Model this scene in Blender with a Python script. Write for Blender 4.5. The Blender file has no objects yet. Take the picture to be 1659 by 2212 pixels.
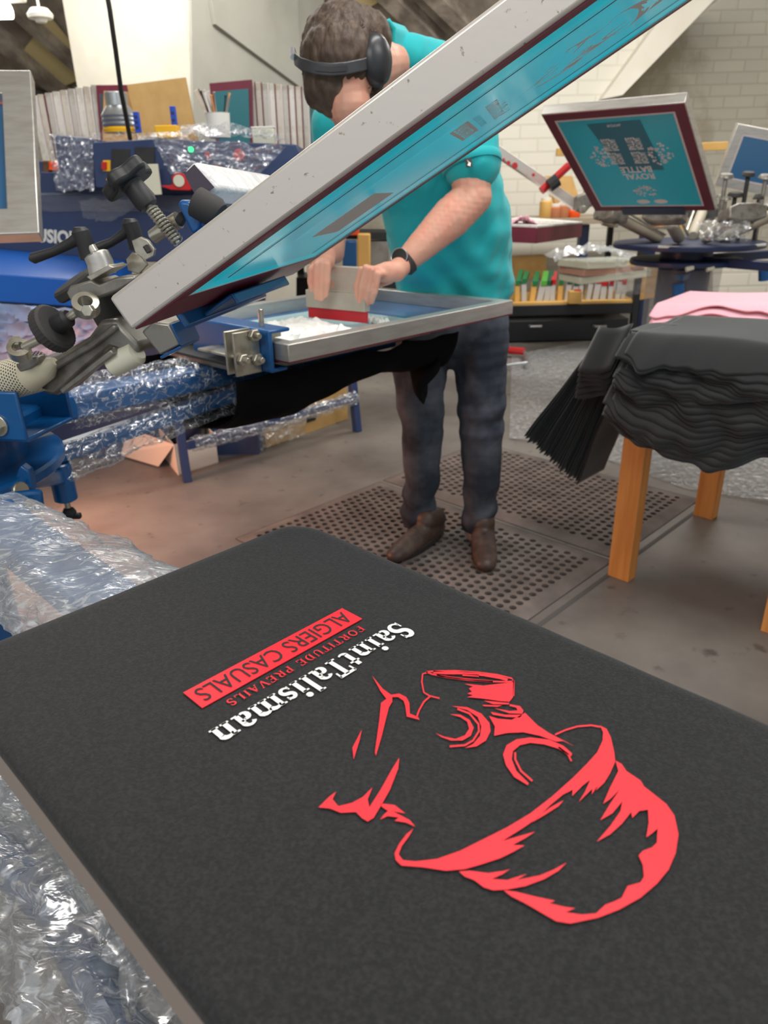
import bpy, bmesh, math, random
from mathutils import Vector, Matrix, noise
R=random.Random(7); PI=math.pi
sc=bpy.context.scene; COL=sc.collection
def V(*a): return Vector(a[0] if len(a)==1 else a)
# ---------------- camera ----------------
W0,H0=1659,2212; FPX=1560.0; PITCH=math.radians(24); ROLL=math.radians(-1.43); CAMZ=1.2
fw=V(0,math.cos(PITCH),-math.sin(PITCH)); rt=V(1,0,0); up=rt.cross(fw)
CR=math.cos(ROLL)*rt+math.sin(ROLL)*up; CU=-math.sin(ROLL)*rt+math.cos(ROLL)*up; CC=V(0,0,CAMZ)
cd=bpy.data.cameras.new('camera'); cam=bpy.data.objects.new('camera',cd); COL.objects.link(cam)
cam.matrix_world=Matrix(((CR.x,CU.x,-fw.x,0),(CR.y,CU.y,-fw.y,0),(CR.z,CU.z,-fw.z,CAMZ),(0,0,0,1)))
cd.sensor_fit='VERTICAL'; cd.sensor_height=36; cd.lens=36*FPX/H0; cd.clip_start=.02
cd.dof.use_dof=True; cd.dof.focus_distance=.75; cd.dof.aperture_fstop=9
sc.camera=cam
sc.view_settings.view_transform='Standard'; sc.view_settings.look='None'; sc.view_settings.gamma=1
sc.view_settings.exposure=-0.10
# ---------------- light ----------------
w=bpy.data.worlds.new('world'); sc.world=w; w.use_nodes=True
w.node_tree.nodes['Background'].inputs[0].default_value=(.93,.97,1,1); w.node_tree.nodes['Background'].inputs[1].default_value=.62
def area(loc,target,sx,sy,e,col=(1,1,1)):
    l=bpy.data.lights.new('lamp_and_fill','AREA'); l.shape='RECTANGLE'; l.size=sx; l.size_y=sy; l.energy=e; l.color=col
    o=bpy.data.objects.new('area_lamp',l); COL.objects.link(o); o.location=loc
    o.rotation_euler=(V(target)-V(loc)).to_track_quat('-Z','Y').to_euler(); return o
area((.6,1.6,3.3),(.3,1.9,0),1.6,.5,50,(1,.97,.93))
area((-1.4,3.9,3.3),(-1.3,4.2,0),1.6,.6,48,(1,.98,.95))
area((2.2,5.2,3.3),(2.2,5.6,0),2.2,.6,120,(1,.97,.92))
area((-.9,-1.0,3.0),(0,1.0,.8),2.2,.8,42,(1,.96,.92))
area((2.0,.4,3.1),(1.2,1.8,.6),1.6,.6,34,(1,.98,.96))
# glowing infra-red heater of the flash dryer that stands left of the frame
h_=area((-1.62,2.35,.60),(-.75,2.6,.0),.5,.5,12,(1,.38,.2)); h_.data.spread=math.radians(130)
area((-2.0,4.9,3.0),(-3.0,7.2,2.3),1.2,.4,26,(1,.96,.88))  # added fill light, out of view, brightens the left roof boards
area((-.6,5.0,3.1),(-1.2,7.0,2.6),1.6,.4,26,(1,.95,.85))  # second added fill, unseen, lifts the middle of the roof slope
# ---------------- pixel helpers for siting things in the room ----------------
def ray(px,py): return fw+(px-W0/2)/FPX*CR-(py-H0/2)/FPX*CU
def G(px,py,z=0.0): r=ray(px,py); return CC+r*((z-CAMZ)/r.z)
def D(px,py,y): r=ray(px,py); return CC+r*(y/r.y)
def PLN(px,py,P,n): r=ray(px,py); return CC+r*((P-CC).dot(n)/r.dot(n))
# ---------------- materials ----------------
def lin(c):
    f=lambda v:(v/12.92 if v<=.04045 else ((v+.055)/1.055)**2.4)
    return tuple(f(x/255) for x in c[:3])+(1,)
MATS={}
def mat(name,col,rough=.6,metal=0,bump=None,var=None,stretch=None,coat=0,emit=None,spec=.5,sheen=0,trans=0,alpha=1):
    m=bpy.data.materials.new(name); m.use_nodes=True; nt=m.node_tree; b=nt.nodes['Principled BSDF']
    b.inputs['Base Color'].default_value=lin(col); b.inputs['Roughness'].default_value=rough; b.inputs['Metallic'].default_value=metal
    b.inputs['Coat Weight'].default_value=coat; b.inputs['Coat Roughness'].default_value=.08; b.inputs['Specular IOR Level'].default_value=spec
    b.inputs['Sheen Weight'].default_value=sheen; b.inputs['Transmission Weight'].default_value=trans; b.inputs['Alpha'].default_value=alpha
    if emit: b.inputs['Emission Color'].default_value=lin(emit[0]); b.inputs['Emission Strength'].default_value=emit[1]
    if bump or var:
        tc=nt.nodes.new('ShaderNodeTexCoord'); mp=nt.nodes.new('ShaderNodeMapping'); nt.links.new(tc.outputs['Object'],mp.inputs[0])
        if stretch: mp.inputs['Scale'].default_value=stretch
    if var:   # (scale, colour2, contrast low, high)
        n=nt.nodes.new('ShaderNodeTexNoise'); n.inputs['Scale'].default_value=var[0]; n.inputs['Detail'].default_value=6
        nt.links.new(mp.outputs[0],n.inputs['Vector'])
        cr=nt.nodes.new('ShaderNodeValToRGB'); cr.color_ramp.elements[0].position=var[2]; cr.color_ramp.elements[1].position=var[3]
        cr.color_ramp.elements[0].color=lin(col); cr.color_ramp.elements[1].color=lin(var[1])
        nt.links.new(n.outputs['Fac'],cr.inputs[0]); nt.links.new(cr.outputs[0],b.inputs['Base Color'])
    if bump:
        n2=nt.nodes.new('ShaderNodeTexNoise'); n2.inputs['Scale'].default_value=bump[0]; n2.inputs['Detail'].default_value=5
        nt.links.new(mp.outputs[0],n2.inputs['Vector'])
        bp=nt.nodes.new('ShaderNodeBump'); bp.inputs['Strength'].default_value=bump[1]; bp.inputs['Distance'].default_value=bump[2] if len(bump)>2 else .002
        nt.links.new(n2.outputs['Fac'],bp.inputs['Height']); nt.links.new(bp.outputs[0],b.inputs['Normal'])
    MATS[name]=m; return m
M_alu=mat('aluminium',(205,203,198),.34,.75,bump=(60,.15,.0006),var=(14,(188,184,178),.4,.7),stretch=(1,1,6))
M_aluR=mat('worn_aluminium',(222,216,208),.36,.45,bump=(110,.22,.0006),var=(120,(158,146,132),.66,.72))
M_alum=mat('grey_aluminium',(150,148,144),.45,.6,var=(9,(120,115,108),.4,.7))
M_cast=mat('cast_aluminium',(150,147,140),.42,.7,bump=(80,.3,.0006),var=(25,(112,106,98),.45,.7))
M_zinc=mat('zinc_plated_steel',(196,192,178),.3,.8,var=(30,(140,130,112),.5,.75))
M_maroon=mat('maroon_tape',(112,28,52),.45,var=(6,(98,20,44),.3,.7))
M_blackp=mat('black_plastic',(40,40,42),.5,bump=(300,.15,.0004))
M_blackr=mat('black_rubber',(52,50,49),.7,bump=(500,.2,.0004))
M_blue=mat('blue_painted_steel',(10,88,150),.32,coat=.3,var=(7,(4,76,134),.4,.7))
M_navy=mat('navy_painted_steel',(44,62,104),.4,coat=.1)
M_navy2=mat('dark_blue_steel',(26,42,78),.4)
M_bluef=mat('bright_blue_panel',(24,92,180),.35,coat=.2)
M_tee=mat('black_jersey',(40,40,41),.95,bump=(900,.8,.0008),var=(420,(54,54,55),.40,.74),spec=.15,sheen=.12)
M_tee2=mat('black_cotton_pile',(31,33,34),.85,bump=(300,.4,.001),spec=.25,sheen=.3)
M_pink=mat('pink_cotton',(246,186,200),.85,bump=(60,.5,.004),sheen=.2)
M_red=mat('red_plastisol_ink',(246,48,60),.5,spec=.3)
M_white=mat('white_plastisol_ink',(245,245,240),.45,spec=.3)
M_teal=mat('teal_polyester',(18,172,178),.8,bump=(45,.25,.004),sheen=.15)
M_skin=mat('skin',(212,160,138),.5,bump=(120,.25,.001),var=(26,(218,148,128),.42,.75),spec=.35)
M_hair=mat('brown_hair',(70,54,42),.6,bump=(70,.9,.006),var=(60,(92,74,56),.48,.7),stretch=(1,1,.35))
M_jean=mat('blue_denim',(38,46,58),.85,bump=(22,.5,.008),var=(6,(92,98,108),.44,.68))
M_shoe=mat('brown_leather',(66,50,44),.5,bump=(50,.3,.002),var=(14,(96,82,72),.5,.75))
M_sole=mat('dark_rubber_sole',(40,37,36),.7)
M_mat=mat('rubber_mat',(94,86,82),.75,bump=(200,.3,.001),var=(9,(122,112,106),.35,.7))
M_wood=mat('orange_pine',(238,168,92),.55,var=(5,(206,132,62),.35,.7),stretch=(6,6,.5))
M_pine=mat('pale_pine',(224,180,104),.55,var=(5,(204,158,84),.35,.7))
M_card=mat('cardboard',(196,158,100),.85,var=(12,(184,146,90),.4,.7))
M_cardw=mat('white_cardboard',(222,214,204),.8)
M_mdf=mat('brown_board',(190,148,94),.8)
M_wht=mat('white_plastic',(232,230,222),.5)
M_cream=mat('cream_plastic',(216,216,196),.5)

def emul(name,col,tl=.55,gl=.05,rough=.12,tr=.10):
    m=bpy.data.materials.new(name); m.use_nodes=True; nt=m.node_tree; nt.nodes.clear(); N=nt.nodes.new; L=nt.links.new
    out=N('ShaderNodeOutputMaterial'); d=N('ShaderNodeBsdfDiffuse'); t=N('ShaderNodeBsdfTranslucent'); g=N('ShaderNodeBsdfGlossy'); x=N('ShaderNodeBsdfTransparent')
    d.inputs[0].default_value=lin(col); t.inputs[0].default_value=lin(col); g.inputs['Roughness'].default_value=rough; x.inputs[0].default_value=lin(col)
    lw=N('ShaderNodeLayerWeight'); lw.inputs[0].default_value=.25; mr=N('ShaderNodeMapRange'); mr.inputs['To Min'].default_value=gl; mr.inputs['To Max'].default_value=gl+.30; L(lw.outputs['Facing'],mr.inputs['Value'])
    a=N('ShaderNodeMixShader'); a.inputs[0].default_value=tl; L(d.outputs[0],a.inputs[1]); L(t.outputs[0],a.inputs[2])
    c=N('ShaderNodeMixShader'); c.inputs[0].default_value=tr; L(a.outputs[0],c.inputs[1]); L(x.outputs[0],c.inputs[2])
    b=N('ShaderNodeMixShader'); L(mr.outputs[0],b.inputs[0]); L(c.outputs[0],b.inputs[1]); L(g.outputs[0],b.inputs[2]); L(b.outputs[0],out.inputs[0]); return m
M_emul=emul('teal_emulsion',(44,190,214),.6,.04)
M_open=emul('open_mesh',(255,250,228),.30,.01,.3,.05)
M_emul_refl=emul('reflection_toned_emulsion',(66,168,190),.72,.06,.1,.18)  # darker teal stands in for the reflected platen and black shirt
M_emul2=emul('teal_emulsion_coated',(34,182,196),.5,.04)
M_emuld=mat('deep_teal_emulsion',(22,104,112),.35)
M_emulb=emul('blue_emulsion',(76,140,190),.4,.06)
M_open=None
M_ghost=mat('faint_open_mesh',(110,170,180),.6,spec=.08)
M_edge=mat('pale_glue_line',(216,206,206),.6)
M_orange=mat('orange_plastic',(240,84,22),.45)
M_yellow=mat('yellow_plastic',(246,186,26),.5)
M_redp=mat('red_plastic',(196,30,34),.4)
M_redw=mat('red_squeegee_rubber',(186,20,36),.4)
M_cable=mat('black_cable',(34,34,34),.5)
M_sq=mat('brushed_squeegee_handle',(192,186,174),.4,.35,var=(10,(170,162,148),.4,.7))
M_steelb=mat('black_painted_steel',(28,30,34),.45)
M_clear=mat('clear_cup_plastic',(206,206,206),.3,alpha=.8)
M_green=mat('green_rubber',(26,112,62),.5)
M_led=mat('green_lamp_glow',(20,220,110),.4,emit=((30,255,130),3))
M_lampw=mat('lamp_glow',(255,255,255),.5,emit=((255,252,244),9))
M_glass=mat('watch_glass',(14,15,17),.12,spec=.8)
M_tin=mat('tin',(178,182,184),.3,.8)
M_conc=None
def film(name,dens=.22,scale=26,st=(1,1,1),rz=0,tint=(226,232,238),lo=.5,hi=.72,mx=.85):
    m=bpy.data.materials.new(name); m.use_nodes=True; nt=m.node_tree; nt.nodes.clear(); N=nt.nodes.new; L=nt.links.new
    out=N('ShaderNodeOutputMaterial'); tr=N('ShaderNodeBsdfTransparent'); gl=N('ShaderNodeBsdfGlossy'); gl.inputs['Roughness'].default_value=.22
    df=N('ShaderNodeBsdfDiffuse'); df.inputs[0].default_value=lin(tint)
    tc=N('ShaderNodeTexCoord'); n=N('ShaderNodeTexNoise'); n.inputs['Scale'].default_value=scale; n.inputs['Detail'].default_value=3; n.inputs['Distortion'].default_value=.7
    mp=N('ShaderNodeMapping'); mp.inputs['Rotation'].default_value=(0,0,math.radians(rz)); mp.inputs['Scale'].default_value=st; L(tc.outputs['Object'],mp.inputs[0]); L(mp.outputs[0],n.inputs['Vector'])
    # thin bright creases: ridge of noise
    s=N('ShaderNodeMath'); s.operation='SUBTRACT'; s.inputs[1].default_value=.5; L(n.outputs['Fac'],s.inputs[0])
    a=N('ShaderNodeMath'); a.operation='ABSOLUTE'; L(s.outputs[0],a.inputs[0])
    mr=N('ShaderNodeMapRange'); mr.inputs['From Min'].default_value=0; mr.inputs['From Max'].default_value=.04; mr.inputs['To Min'].default_value=mx; mr.inputs['To Max'].default_value=dens; L(a.outputs[0],mr.inputs['Value'])
    bp=N('ShaderNodeBump'); bp.inputs['Strength'].default_value=.9; bp.inputs['Distance'].default_value=.007; L(n.outputs['Fac'],bp.inputs['Height'])
    L(bp.outputs[0],gl.inputs['Normal']); L(bp.outputs[0],df.inputs['Normal'])
    m1=N('ShaderNodeMixShader'); m1.inputs[0].default_value=.55; L(df.outputs[0],m1.inputs[1]); L(gl.outputs[0],m1.inputs[2])
    m2=N('ShaderNodeMixShader'); L(mr.outputs[0],m2.inputs[0]); L(tr.outputs[0],m2.inputs[1]); L(m1.outputs[0],m2.inputs[2]); L(m2.outputs[0],out.inputs[0])
    return m
M_film=film('clear_plastic_film',.10,55,st=(1,.35,1),rz=45,mx=.7)
M_film2=film('crumpled_plastic_film',.20,28,mx=.8)
M_filmA=film('arm_film',.42,60,st=(.32,1,1),rz=45,mx=.85)
M_filmC=film('dense_grey_film',.50,50,st=(.4,1,1),rz=45,tint=(206,208,210),mx=.9)
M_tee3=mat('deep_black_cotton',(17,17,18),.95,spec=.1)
M_filmB=film('cabinet_film',.34,11,tint=(186,194,214),mx=.8)
M_film3=film('smoky_plastic_film',.22,9,(150,156,162),mx=.5)
# ---------------- mesh builder ----------------
WM={}
class MB:
    def __init__(s): s.v=[]; s.f=[]
    def add(s,vs,fs,M=None):
        k=len(s.v); s.v+=[(M@V(p) if M else V(p)) for p in vs]; s.f+=[tuple(i+k for i in f) for f in fs]; return s
    def box(s,c,d,M=None):
        x,y,z=c; a,b,h=[q/2 for q in d]
        vs=[(x+i*a,y+j*b,z+k*h) for k in(-1,1) for j in(-1,1) for i in(-1,1)]
        return s.add(vs,[(0,2,3,1),(4,5,7,6),(0,1,5,4),(2,6,7,3),(0,4,6,2),(1,3,7,5)],M)
    def hexa(s,P): return s.add(P,[(0,3,2,1),(4,5,6,7),(0,1,5,4),(1,2,6,5),(2,3,7,6),(3,0,4,7)])
    def prism(s,poly,h,M=None,z0=0):
        n=len(poly); ar=sum(poly[i][0]*poly[(i+1)%n][1]-poly[(i+1)%n][0]*poly[i][1] for i in range(n))
        if ar<0: poly=poly[::-1]
        vs=[(p[0],p[1],z0) for p in poly]+[(p[0],p[1],z0+h) for p in poly]
        return s.add(vs,[tuple(range(n))[::-1],tuple(range(n,2*n))]+[(i,(i+1)%n,n+(i+1)%n,n+i) for i in range(n)],M)
    def slab(s,pts,off):   # polygon of 3d points extruded by vector off
        n=len(pts); off=V(off); vs=[V(p) for p in pts]+[V(p)+off for p in pts]
        return s.add(vs,[tuple(range(n)),tuple(range(2*n-1,n-1,-1))]+[(i,n+i,n+(i+1)%n,(i+1)%n) for i in range(n)])
    def path(s,pts,r,seg=10,cap=True,flat=1.0):
        pts=[V(p) for p in pts]; n=len(pts); rs=r if isinstance(r,(list,tuple)) else [r]*n; k=len(s.v); up0=None
        for i,p in enumerate(pts):
            t=(pts[min(i+1,n-1)]-pts[max(i-1,0)]).normalized()
            if up0 is None:
                up0=V(0,0,1) if abs(t.z)<.9 else V(1,0,0)
            a=(up0-t*up0.dot(t)).normalized(); b=t.cross(a); up0=a
            for j in range(seg):
                q=2*PI*j/seg; s.v.append(p+(a*math.cos(q)*flat+b*math.sin(q))*rs[i])
        for i in range(n-1):
            for j in range(seg):
                s.f.append((k+i*seg+j,k+i*seg+(j+1)%seg,k+(i+1)*seg+(j+1)%seg,k+(i+1)*seg+j))
        if cap: s.f.append(tuple(k+j for j in range(seg))[::-1]); s.f.append(tuple(k+(n-1)*seg+j for j in range(seg)))
        return s
    def lathe(s,prof,M=None,seg=28):   # list of (r,z)
        vs=[];fs=[]; n=len(prof)
        for r,z in prof:
            for j in range(seg): vs.append((r*math.cos(2*PI*j/seg),r*math.sin(2*PI*j/seg),z))
        for i in range(n-1):
            for j in range(seg): fs.append((i*seg+j,i*seg+(j+1)%seg,(i+1)*seg+(j+1)%seg,(i+1)*seg+j))
        fs.append(tuple(range(seg))[::-1]); fs.append(tuple((n-1)*seg+j for j in range(seg)))
        return s.add(vs,fs,M)
    def disc(s,p,ax,r,h,seg=28,r2=None):
        M=along(p,ax); r2=r if r2 is None else r2; e=min(h*.2,r*.1)
        return s.lathe([(r-e,0),(r,e),(r2,h-e),(r2-e,h)],M,seg)
    def grid(s,fn,nu,nv,M=None,closeu=False):
        vs=[fn(i/(nu if closeu else nu-1),j/(nv-1)) for j in range(nv) for i in range(nu)]; fs=[]
        for j in range(nv-1):
            for i in range(nu if closeu else nu-1):
                fs.append((j*nu+i,j*nu+(i+1)%nu,(j+1)*nu+(i+1)%nu,(j+1)*nu+i))
        return s.add(vs,fs,M)
    def ring(s,x0,y0,x1,y1,wd,z0,z1,M=None):   # rectangular frame
        o=[(x0,y0),(x1,y0),(x1,y1),(x0,y1)]; i_=[(x0+wd,y0+wd),(x1-wd,y0+wd),(x1-wd,y1-wd),(x0+wd,y1-wd)]
        vs=[(*p,z0) for p in o]+[(*p,z0) for p in i_]+[(*p,z1) for p in o]+[(*p,z1) for p in i_]; fs=[]
        for k in range(4):
            l=(k+1)%4
            fs+=[(k,4+k,4+l,l),(8+k,8+l,12+l,12+k),(k,l,8+l,8+k),(4+k,12+k,12+l,4+l)]
        return s.add(vs,fs,M)
    def build(s,name,m,parent=None,bevel=0,smooth=35,sub=0,solid=0):
        me=bpy.data.meshes.new(name); inv=None
        if parent is not None: inv=WM[parent.name].inverted()
        me.from_pydata([(inv@p if inv else p) for p in s.v],[],s.f); me.update()
        if smooth:
            for p in me.polygons: p.use_smooth=True
            me.set_sharp_from_angle(angle=math.radians(smooth))
        me.materials.append(m); o=bpy.data.objects.new(name,me); COL.objects.link(o)
        if parent is not None: o.parent=parent; WM[o.name]=WM[parent.name].copy()
        else: WM[o.name]=Matrix.Identity(4)
        if solid: q=o.modifiers.new('thick','SOLIDIFY'); q.thickness=solid; q.offset=0
        if bevel: q=o.modifiers.new('bevel','BEVEL'); q.width=bevel; q.segments=2; q.limit_method='ANGLE'; q.angle_limit=math.radians(40)
        if sub: q=o.modifiers.new('sub','SUBSURF'); q.levels=sub; q.render_levels=sub
        return o
def basis(o,x,y,z):
    return Matrix(((x.x,y.x,z.x,o.x),(x.y,y.y,z.y,o.y),(x.z,y.z,z.z,o.z),(0,0,0,1)))
def along(p,ax,hint=None):
    z=V(ax).normalized(); h=V(hint) if hint is not None else (V(0,0,1) if abs(z.z)<.9 else V(1,0,0))
    y=(h-z*h.dot(z)).normalized(); return basis(V(p),y.cross(z),y,z)
def az(a): a=math.radians(a); return V(math.cos(a),math.sin(a),0)
def tag(o,label=None,cat=None,group=None,kind=None):
    if label: o['label']=label
    if cat: o['category']=cat
    if group: o['group']=group
    if kind: o['kind']=kind
    return o
def thing(name,label,cat,loc=(0,0,0),rz=0,group=None):
    o=bpy.data.objects.new(name,None); COL.objects.link(o); o.location=loc; o.rotation_euler=(0,0,rz); o.empty_display_size=.05
    WM[o.name]=Matrix.Translation(V(loc))@Matrix.Rotation(rz,4,'Z'); return tag(o,label,cat,group)
def single(mb,name,m,label,cat,group=None,**k): return tag(mb.build(name,m,**k),label,cat,group)
def dup(o,M,label=None,group=None):      # copy of a thing, its parts and their sub-parts; M moves it in the world
    c=o.copy(); COL.objects.link(c); WM[c.name]=M@WM[o.name]; c.matrix_world=WM[c.name]
    if label: c['label']=label
    if group: c['group']=group
    for ch in list(o.children):
        d=ch.copy(); COL.objects.link(d); d.parent=c
        for g in list(ch.children): e=g.copy(); COL.objects.link(e); e.parent=d
    return c
# ---------------- lettering ----------------
def text_mesh(body,bold=0.0):
    cu=bpy.data.curves.new('t','FONT'); cu.body=body; cu.size=1; cu.offset=bold; cu.resolution_u=3
    o=bpy.data.objects.new('t',cu); COL.objects.link(o); dg=bpy.context.evaluated_depsgraph_get(); dg.update()
    me=bpy.data.meshes.new_from_object(o.evaluated_get(dg)); vs=[v.co.copy() for v in me.vertices]; fs=[tuple(p.vertices) for p in me.polygons]
    bpy.data.objects.remove(o); bpy.data.curves.remove(cu); bpy.data.meshes.remove(me)
    x0=min(v.x for v in vs); x1=max(v.x for v in vs); y0=min(v.y for v in vs); y1=max(v.y for v in vs)
    return [V((v.x-x0)/(x1-x0),(v.y-y0)/(y1-y0),0) for v in vs],fs
def put_text(mb,body,fn,bold=0.0):     # fn maps unit box (0..1,0..1) to world
    vs,fs=text_mesh(body,bold); mb.add([fn(v.x,v.y) for v in vs],fs)
def stroke(mb,pts,ws,fn):
    n=len(pts); ws=ws if isinstance(ws,(list,tuple)) else [ws]*n; L=[];Q=[]
    for i,p in enumerate(pts):
        a=V(*pts[max(i-1,0)],0); b=V(*pts[min(i+1,n-1)],0); t=(b-a).normalized(); nn=V(-t.y,t.x,0)*ws[i]/2
        L.append((p[0]+nn.x,p[1]+nn.y)); Q.append((p[0]-nn.x,p[1]-nn.y))
    vs=[fn(*p) for p in L]+[fn(*p) for p in Q]; mb.add(vs,[(i,n+i,n+i+1,i+1) for i in range(n-1)])
def arc(cx,cy,rx,ry,a0,a1,n=10): return [(cx+rx*math.cos(math.radians(a0+(a1-a0)*i/n)),cy+ry*math.sin(math.radians(a0+(a1-a0)*i/n))) for i in range(n+1)]
X_=.66  # x-height
def serif_glyph(ch):
    """strokes (points, widths) of a heavy slab-serif letter; returns advance, list"""
    T=.175; t=.08; S=[]
    def stem(x,y0,y1,w=T): S.append(([(x,y0),(x,y1)],w))
    def ser(x,y,l=.15): S.append(([(x-l,y),(x+l,y)],.07))
    if ch=='S':
        S.append((arc(.30,.74,.20,.22,20,265,12)+arc(.30,.27,.22,.24,85,-160,14)[0:],[t,.1,.12,.15,.17,.19,.2,.2,.21,.22,.22,.22,.22]+[.22,.22,.22,.22,.21,.2,.18,.16,.14,.12,.1,.1,.09,.09,.09,.08]))
        S[0]=(S[0][0][:len(S[0][1])],S[0][1][:len(S[0][0])]); S.append(([(.49,.98),(.49,.68)],.06)); S.append(([(.08,.34),(.08,.02)],.06)); return .66,S
    if ch=='a':
        stem(.42,.06,.5); S.append((arc(.25,.48,.17,.17,0,160,8),[.2,.18,.15,.12,.1,.1,.1,.13,.15])); S.append((arc(.22,.19,.13,.15,60,300,9),[.08,.1,.14,.18,.18,.18,.14,.1,.09,.08])); S.append(([(.25,.34),(.42,.37)],.09)); ser(.5,.04,.1); return .66,S
    if ch=='i': stem(.2,0,X_); ser(.2,.04); ser(.14,X_-.04,.12); S.append((arc(.2,.86,.06,.06,0,360,12),.12)); return .42,S
    if ch=='l': stem(.2,0,1); ser(.2,.04); ser(.14,.96,.12); return .42,S
    if ch in'nm':
        k=1 if ch=='n' else 2; stem(.2,0,X_); ser(.2,.04); ser(.14,X_-.04,.12)
        for q in range(k):
            x=.2+q*.38; S.append((arc(x+.2,X_-.2,.19,.15,170,0,7),[.06,.08,.1,.13,.16,.19,.2,.2])); stem(x+.38,0,X_-.18); ser(x+.38,.04,.16)
        return .42+.38*k,S
    if ch=='t': stem(.22,.12,.86); S.append(([(.04,X_-.04),(.44,X_-.04)],.08)); S.append((arc(.36,.15,.14,.11,180,330,6),[.2,.17,.13,.1,.09,.08,.07])); return .46,S
    if ch=='s':
        S.append((arc(.24,.48,.14,.13,20,265,10)+arc(.24,.19,.16,.15,80,-160,12),[.06,.08,.1,.12,.13,.14,.15,.15,.16,.16,.16,.16,.16,.16,.15,.15,.14,.13,.12,.1,.09,.08,.07,.06])); S.append(([(.38,.64),(.38,.46)],.05)); S.append(([(.08,.2),(.08,.02)],.05)); return .5,S
    if ch=='T': stem(.36,0,.94); ser(.36,.04,.2); S.append(([(.02,.94),(.70,.94)],.12)); S.append(([(.04,.98),(.06,.68)],.07)); S.append(([(.68,.98),(.66,.68)],.07)); return .72,S
    return .25,S
def serif_cap(ch):
    T=.15; t=.07; S=[]
    def st(a,b,w=T): S.append(([a,b],w))
    def ser(x,y,l=.13): S.append(([(x-l,y),(x+l,y)],.06))
    if ch in'FEPRDIL': st((.18,0),(.18,1)); ser(.18,.03); ser(.18,.97)
    if ch in'FE': st((.18,.96),(.62,.96),t); st((.18,.5),(.5,.5),t); st((.62,1),(.62,.74),.06)
    if ch in'EL': st((.18,.04),(.62,.04),t); st((.63,0),(.63,.28),.06)
    if ch in'PR': S.append((arc(.36,.72,.2,.24,90,-90,8),[t,.09,.12,.14,.15,.14,.12,.09,t])); st((.18,.96),(.38,.96),t); st((.18,.48),(.38,.48),t)
    if ch=='R': st((.4,.48),(.66,.03),.14); ser(.68,.03,.1)
    if ch=='D': S.append((arc(.32,.5,.34,.46,90,-90,10),[t,.09,.12,.14,.15,.15,.15,.14,.12,.09,t])); st((.18,.96),(.34,.96),t); st((.18,.04),(.34,.04),t)
    if ch=='O': S.append((arc(.42,.5,.32,.44,0,360,20),.13))
    if ch=='T': st((.36,0),(.36,.96)); ser(.36,.03); st((.02,.96),(.7,.96),t); st((.03,1),(.03,.74),.06); st((.69,1),(.69,.74),.06)
    if ch=='U': S.append(([(.16,1),(.16,.4)]+arc(.4,.34,.24,.3,180,360,8)+[(.64,.4),(.64,1)],[.15]*4+[.12]*3+[.08]*6)); ser(.16,.97); ser(.64,.97,.1)
    if ch=='V': st((.1,.96),(.4,.02),.15); st((.68,.96),(.42,.02),.07); ser(.1,.97,.12); ser(.68,.97,.1)
    if ch=='A': st((.66,.02),(.38,.98),.15); st((.12,.02),(.38,.96),.07); ser(.12,.03,.1); ser(.66,.03,.14); st((.2,.34),(.56,.34),.06)
    if ch=='S': S.append((arc(.34,.74,.19,.21,25,262,10)+arc(.34,.27,.21,.23,82,-155,12),[.07,.09,.1,.12,.13,.14,.15,.15,.15,.15,.15,.15,.15,.15,.15,.14,.13,.12,.1,.09,.08,.07,.07,.06])); st((.52,.96),(.52,.7),.05); st((.13,.3),(.13,.04),.05)
    return {'I':.38,'L':.7,'F':.7,'E':.7,'P':.66,'R':.8,'D':.8,'O':.86,'T':.74,'U':.82,'V':.78,'A':.8,'S':.66,' ':.5}[ch],S
def serif_line(mb,txt,fn,glyph,track=.04):  # fills unit box
    x=0;items=[]
    for ch in txt:
        if ch==' ' and glyph is serif_glyph: x+=.06; continue
        a,S=glyph(ch); items.append((x,S)); x+=a+track
    for x0,S in items:
        for P,w_ in S: 
            asp=x-track
            stroke(mb,[(p[0]+x0,p[1]) for p in P],w_,lambda a,b:fn(a/asp,b))
# =============== THE ROOM ===============
def struct(mb,name,m,**k): return tag(mb.build(name,m,**k),kind='structure')
def concrete():
    m=bpy.data.materials.new('painted_concrete'); m.use_nodes=True; nt=m.node_tree; b=nt.nodes['Principled BSDF']; N=nt.nodes.new; L=nt.links.new
    tc=N('ShaderNodeTexCoord'); n=N('ShaderNodeTexNoise'); n.inputs['Scale'].default_value=1.3; n.inputs['Detail'].default_value=8; n.inputs['Roughness'].default_value=.6
    L(tc.outputs['Object'],n.inputs['Vector']); cr=N('ShaderNodeValToRGB'); e=cr.color_ramp.elements
    e[0].position=.32; e[0].color=lin((92,86,82)); e[1].position=.68; e[1].color=lin((136,131,125)); L(n.outputs['Fac'],cr.inputs[0])
    n2=N('ShaderNodeTexNoise'); n2.inputs['Scale'].default_value=14; n2.inputs['Detail'].default_value=4; L(tc.outputs['Object'],n2.inputs['Vector'])
    c2=N('ShaderNodeValToRGB'); c2.color_ramp.elements[0].position=.26; c2.color_ramp.elements[0].color=(.35,.34,.33,1); c2.color_ramp.elements[1].position=.36; c2.color_ramp.elements[1].color=(1,1,1,1); L(n2.outputs['Fac'],c2.inputs[0])
    mx=N('ShaderNodeMix'); mx.data_type='RGBA'; mx.blend_type='MULTIPLY'; mx.inputs[0].default_value=.8; L(cr.outputs[0],mx.inputs[6]); L(c2.outputs[0],mx.inputs[7]); L(mx.outputs[2],b.inputs['Base Color'])
    b.inputs['Roughness'].default_value=.5; bp=N('ShaderNodeBump'); bp.inputs['Strength'].default_value=.15; L(n2.outputs['Fac'],bp.inputs['Height']); L(bp.outputs[0],b.inputs['Normal']); return m
M_conc=concrete()
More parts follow.
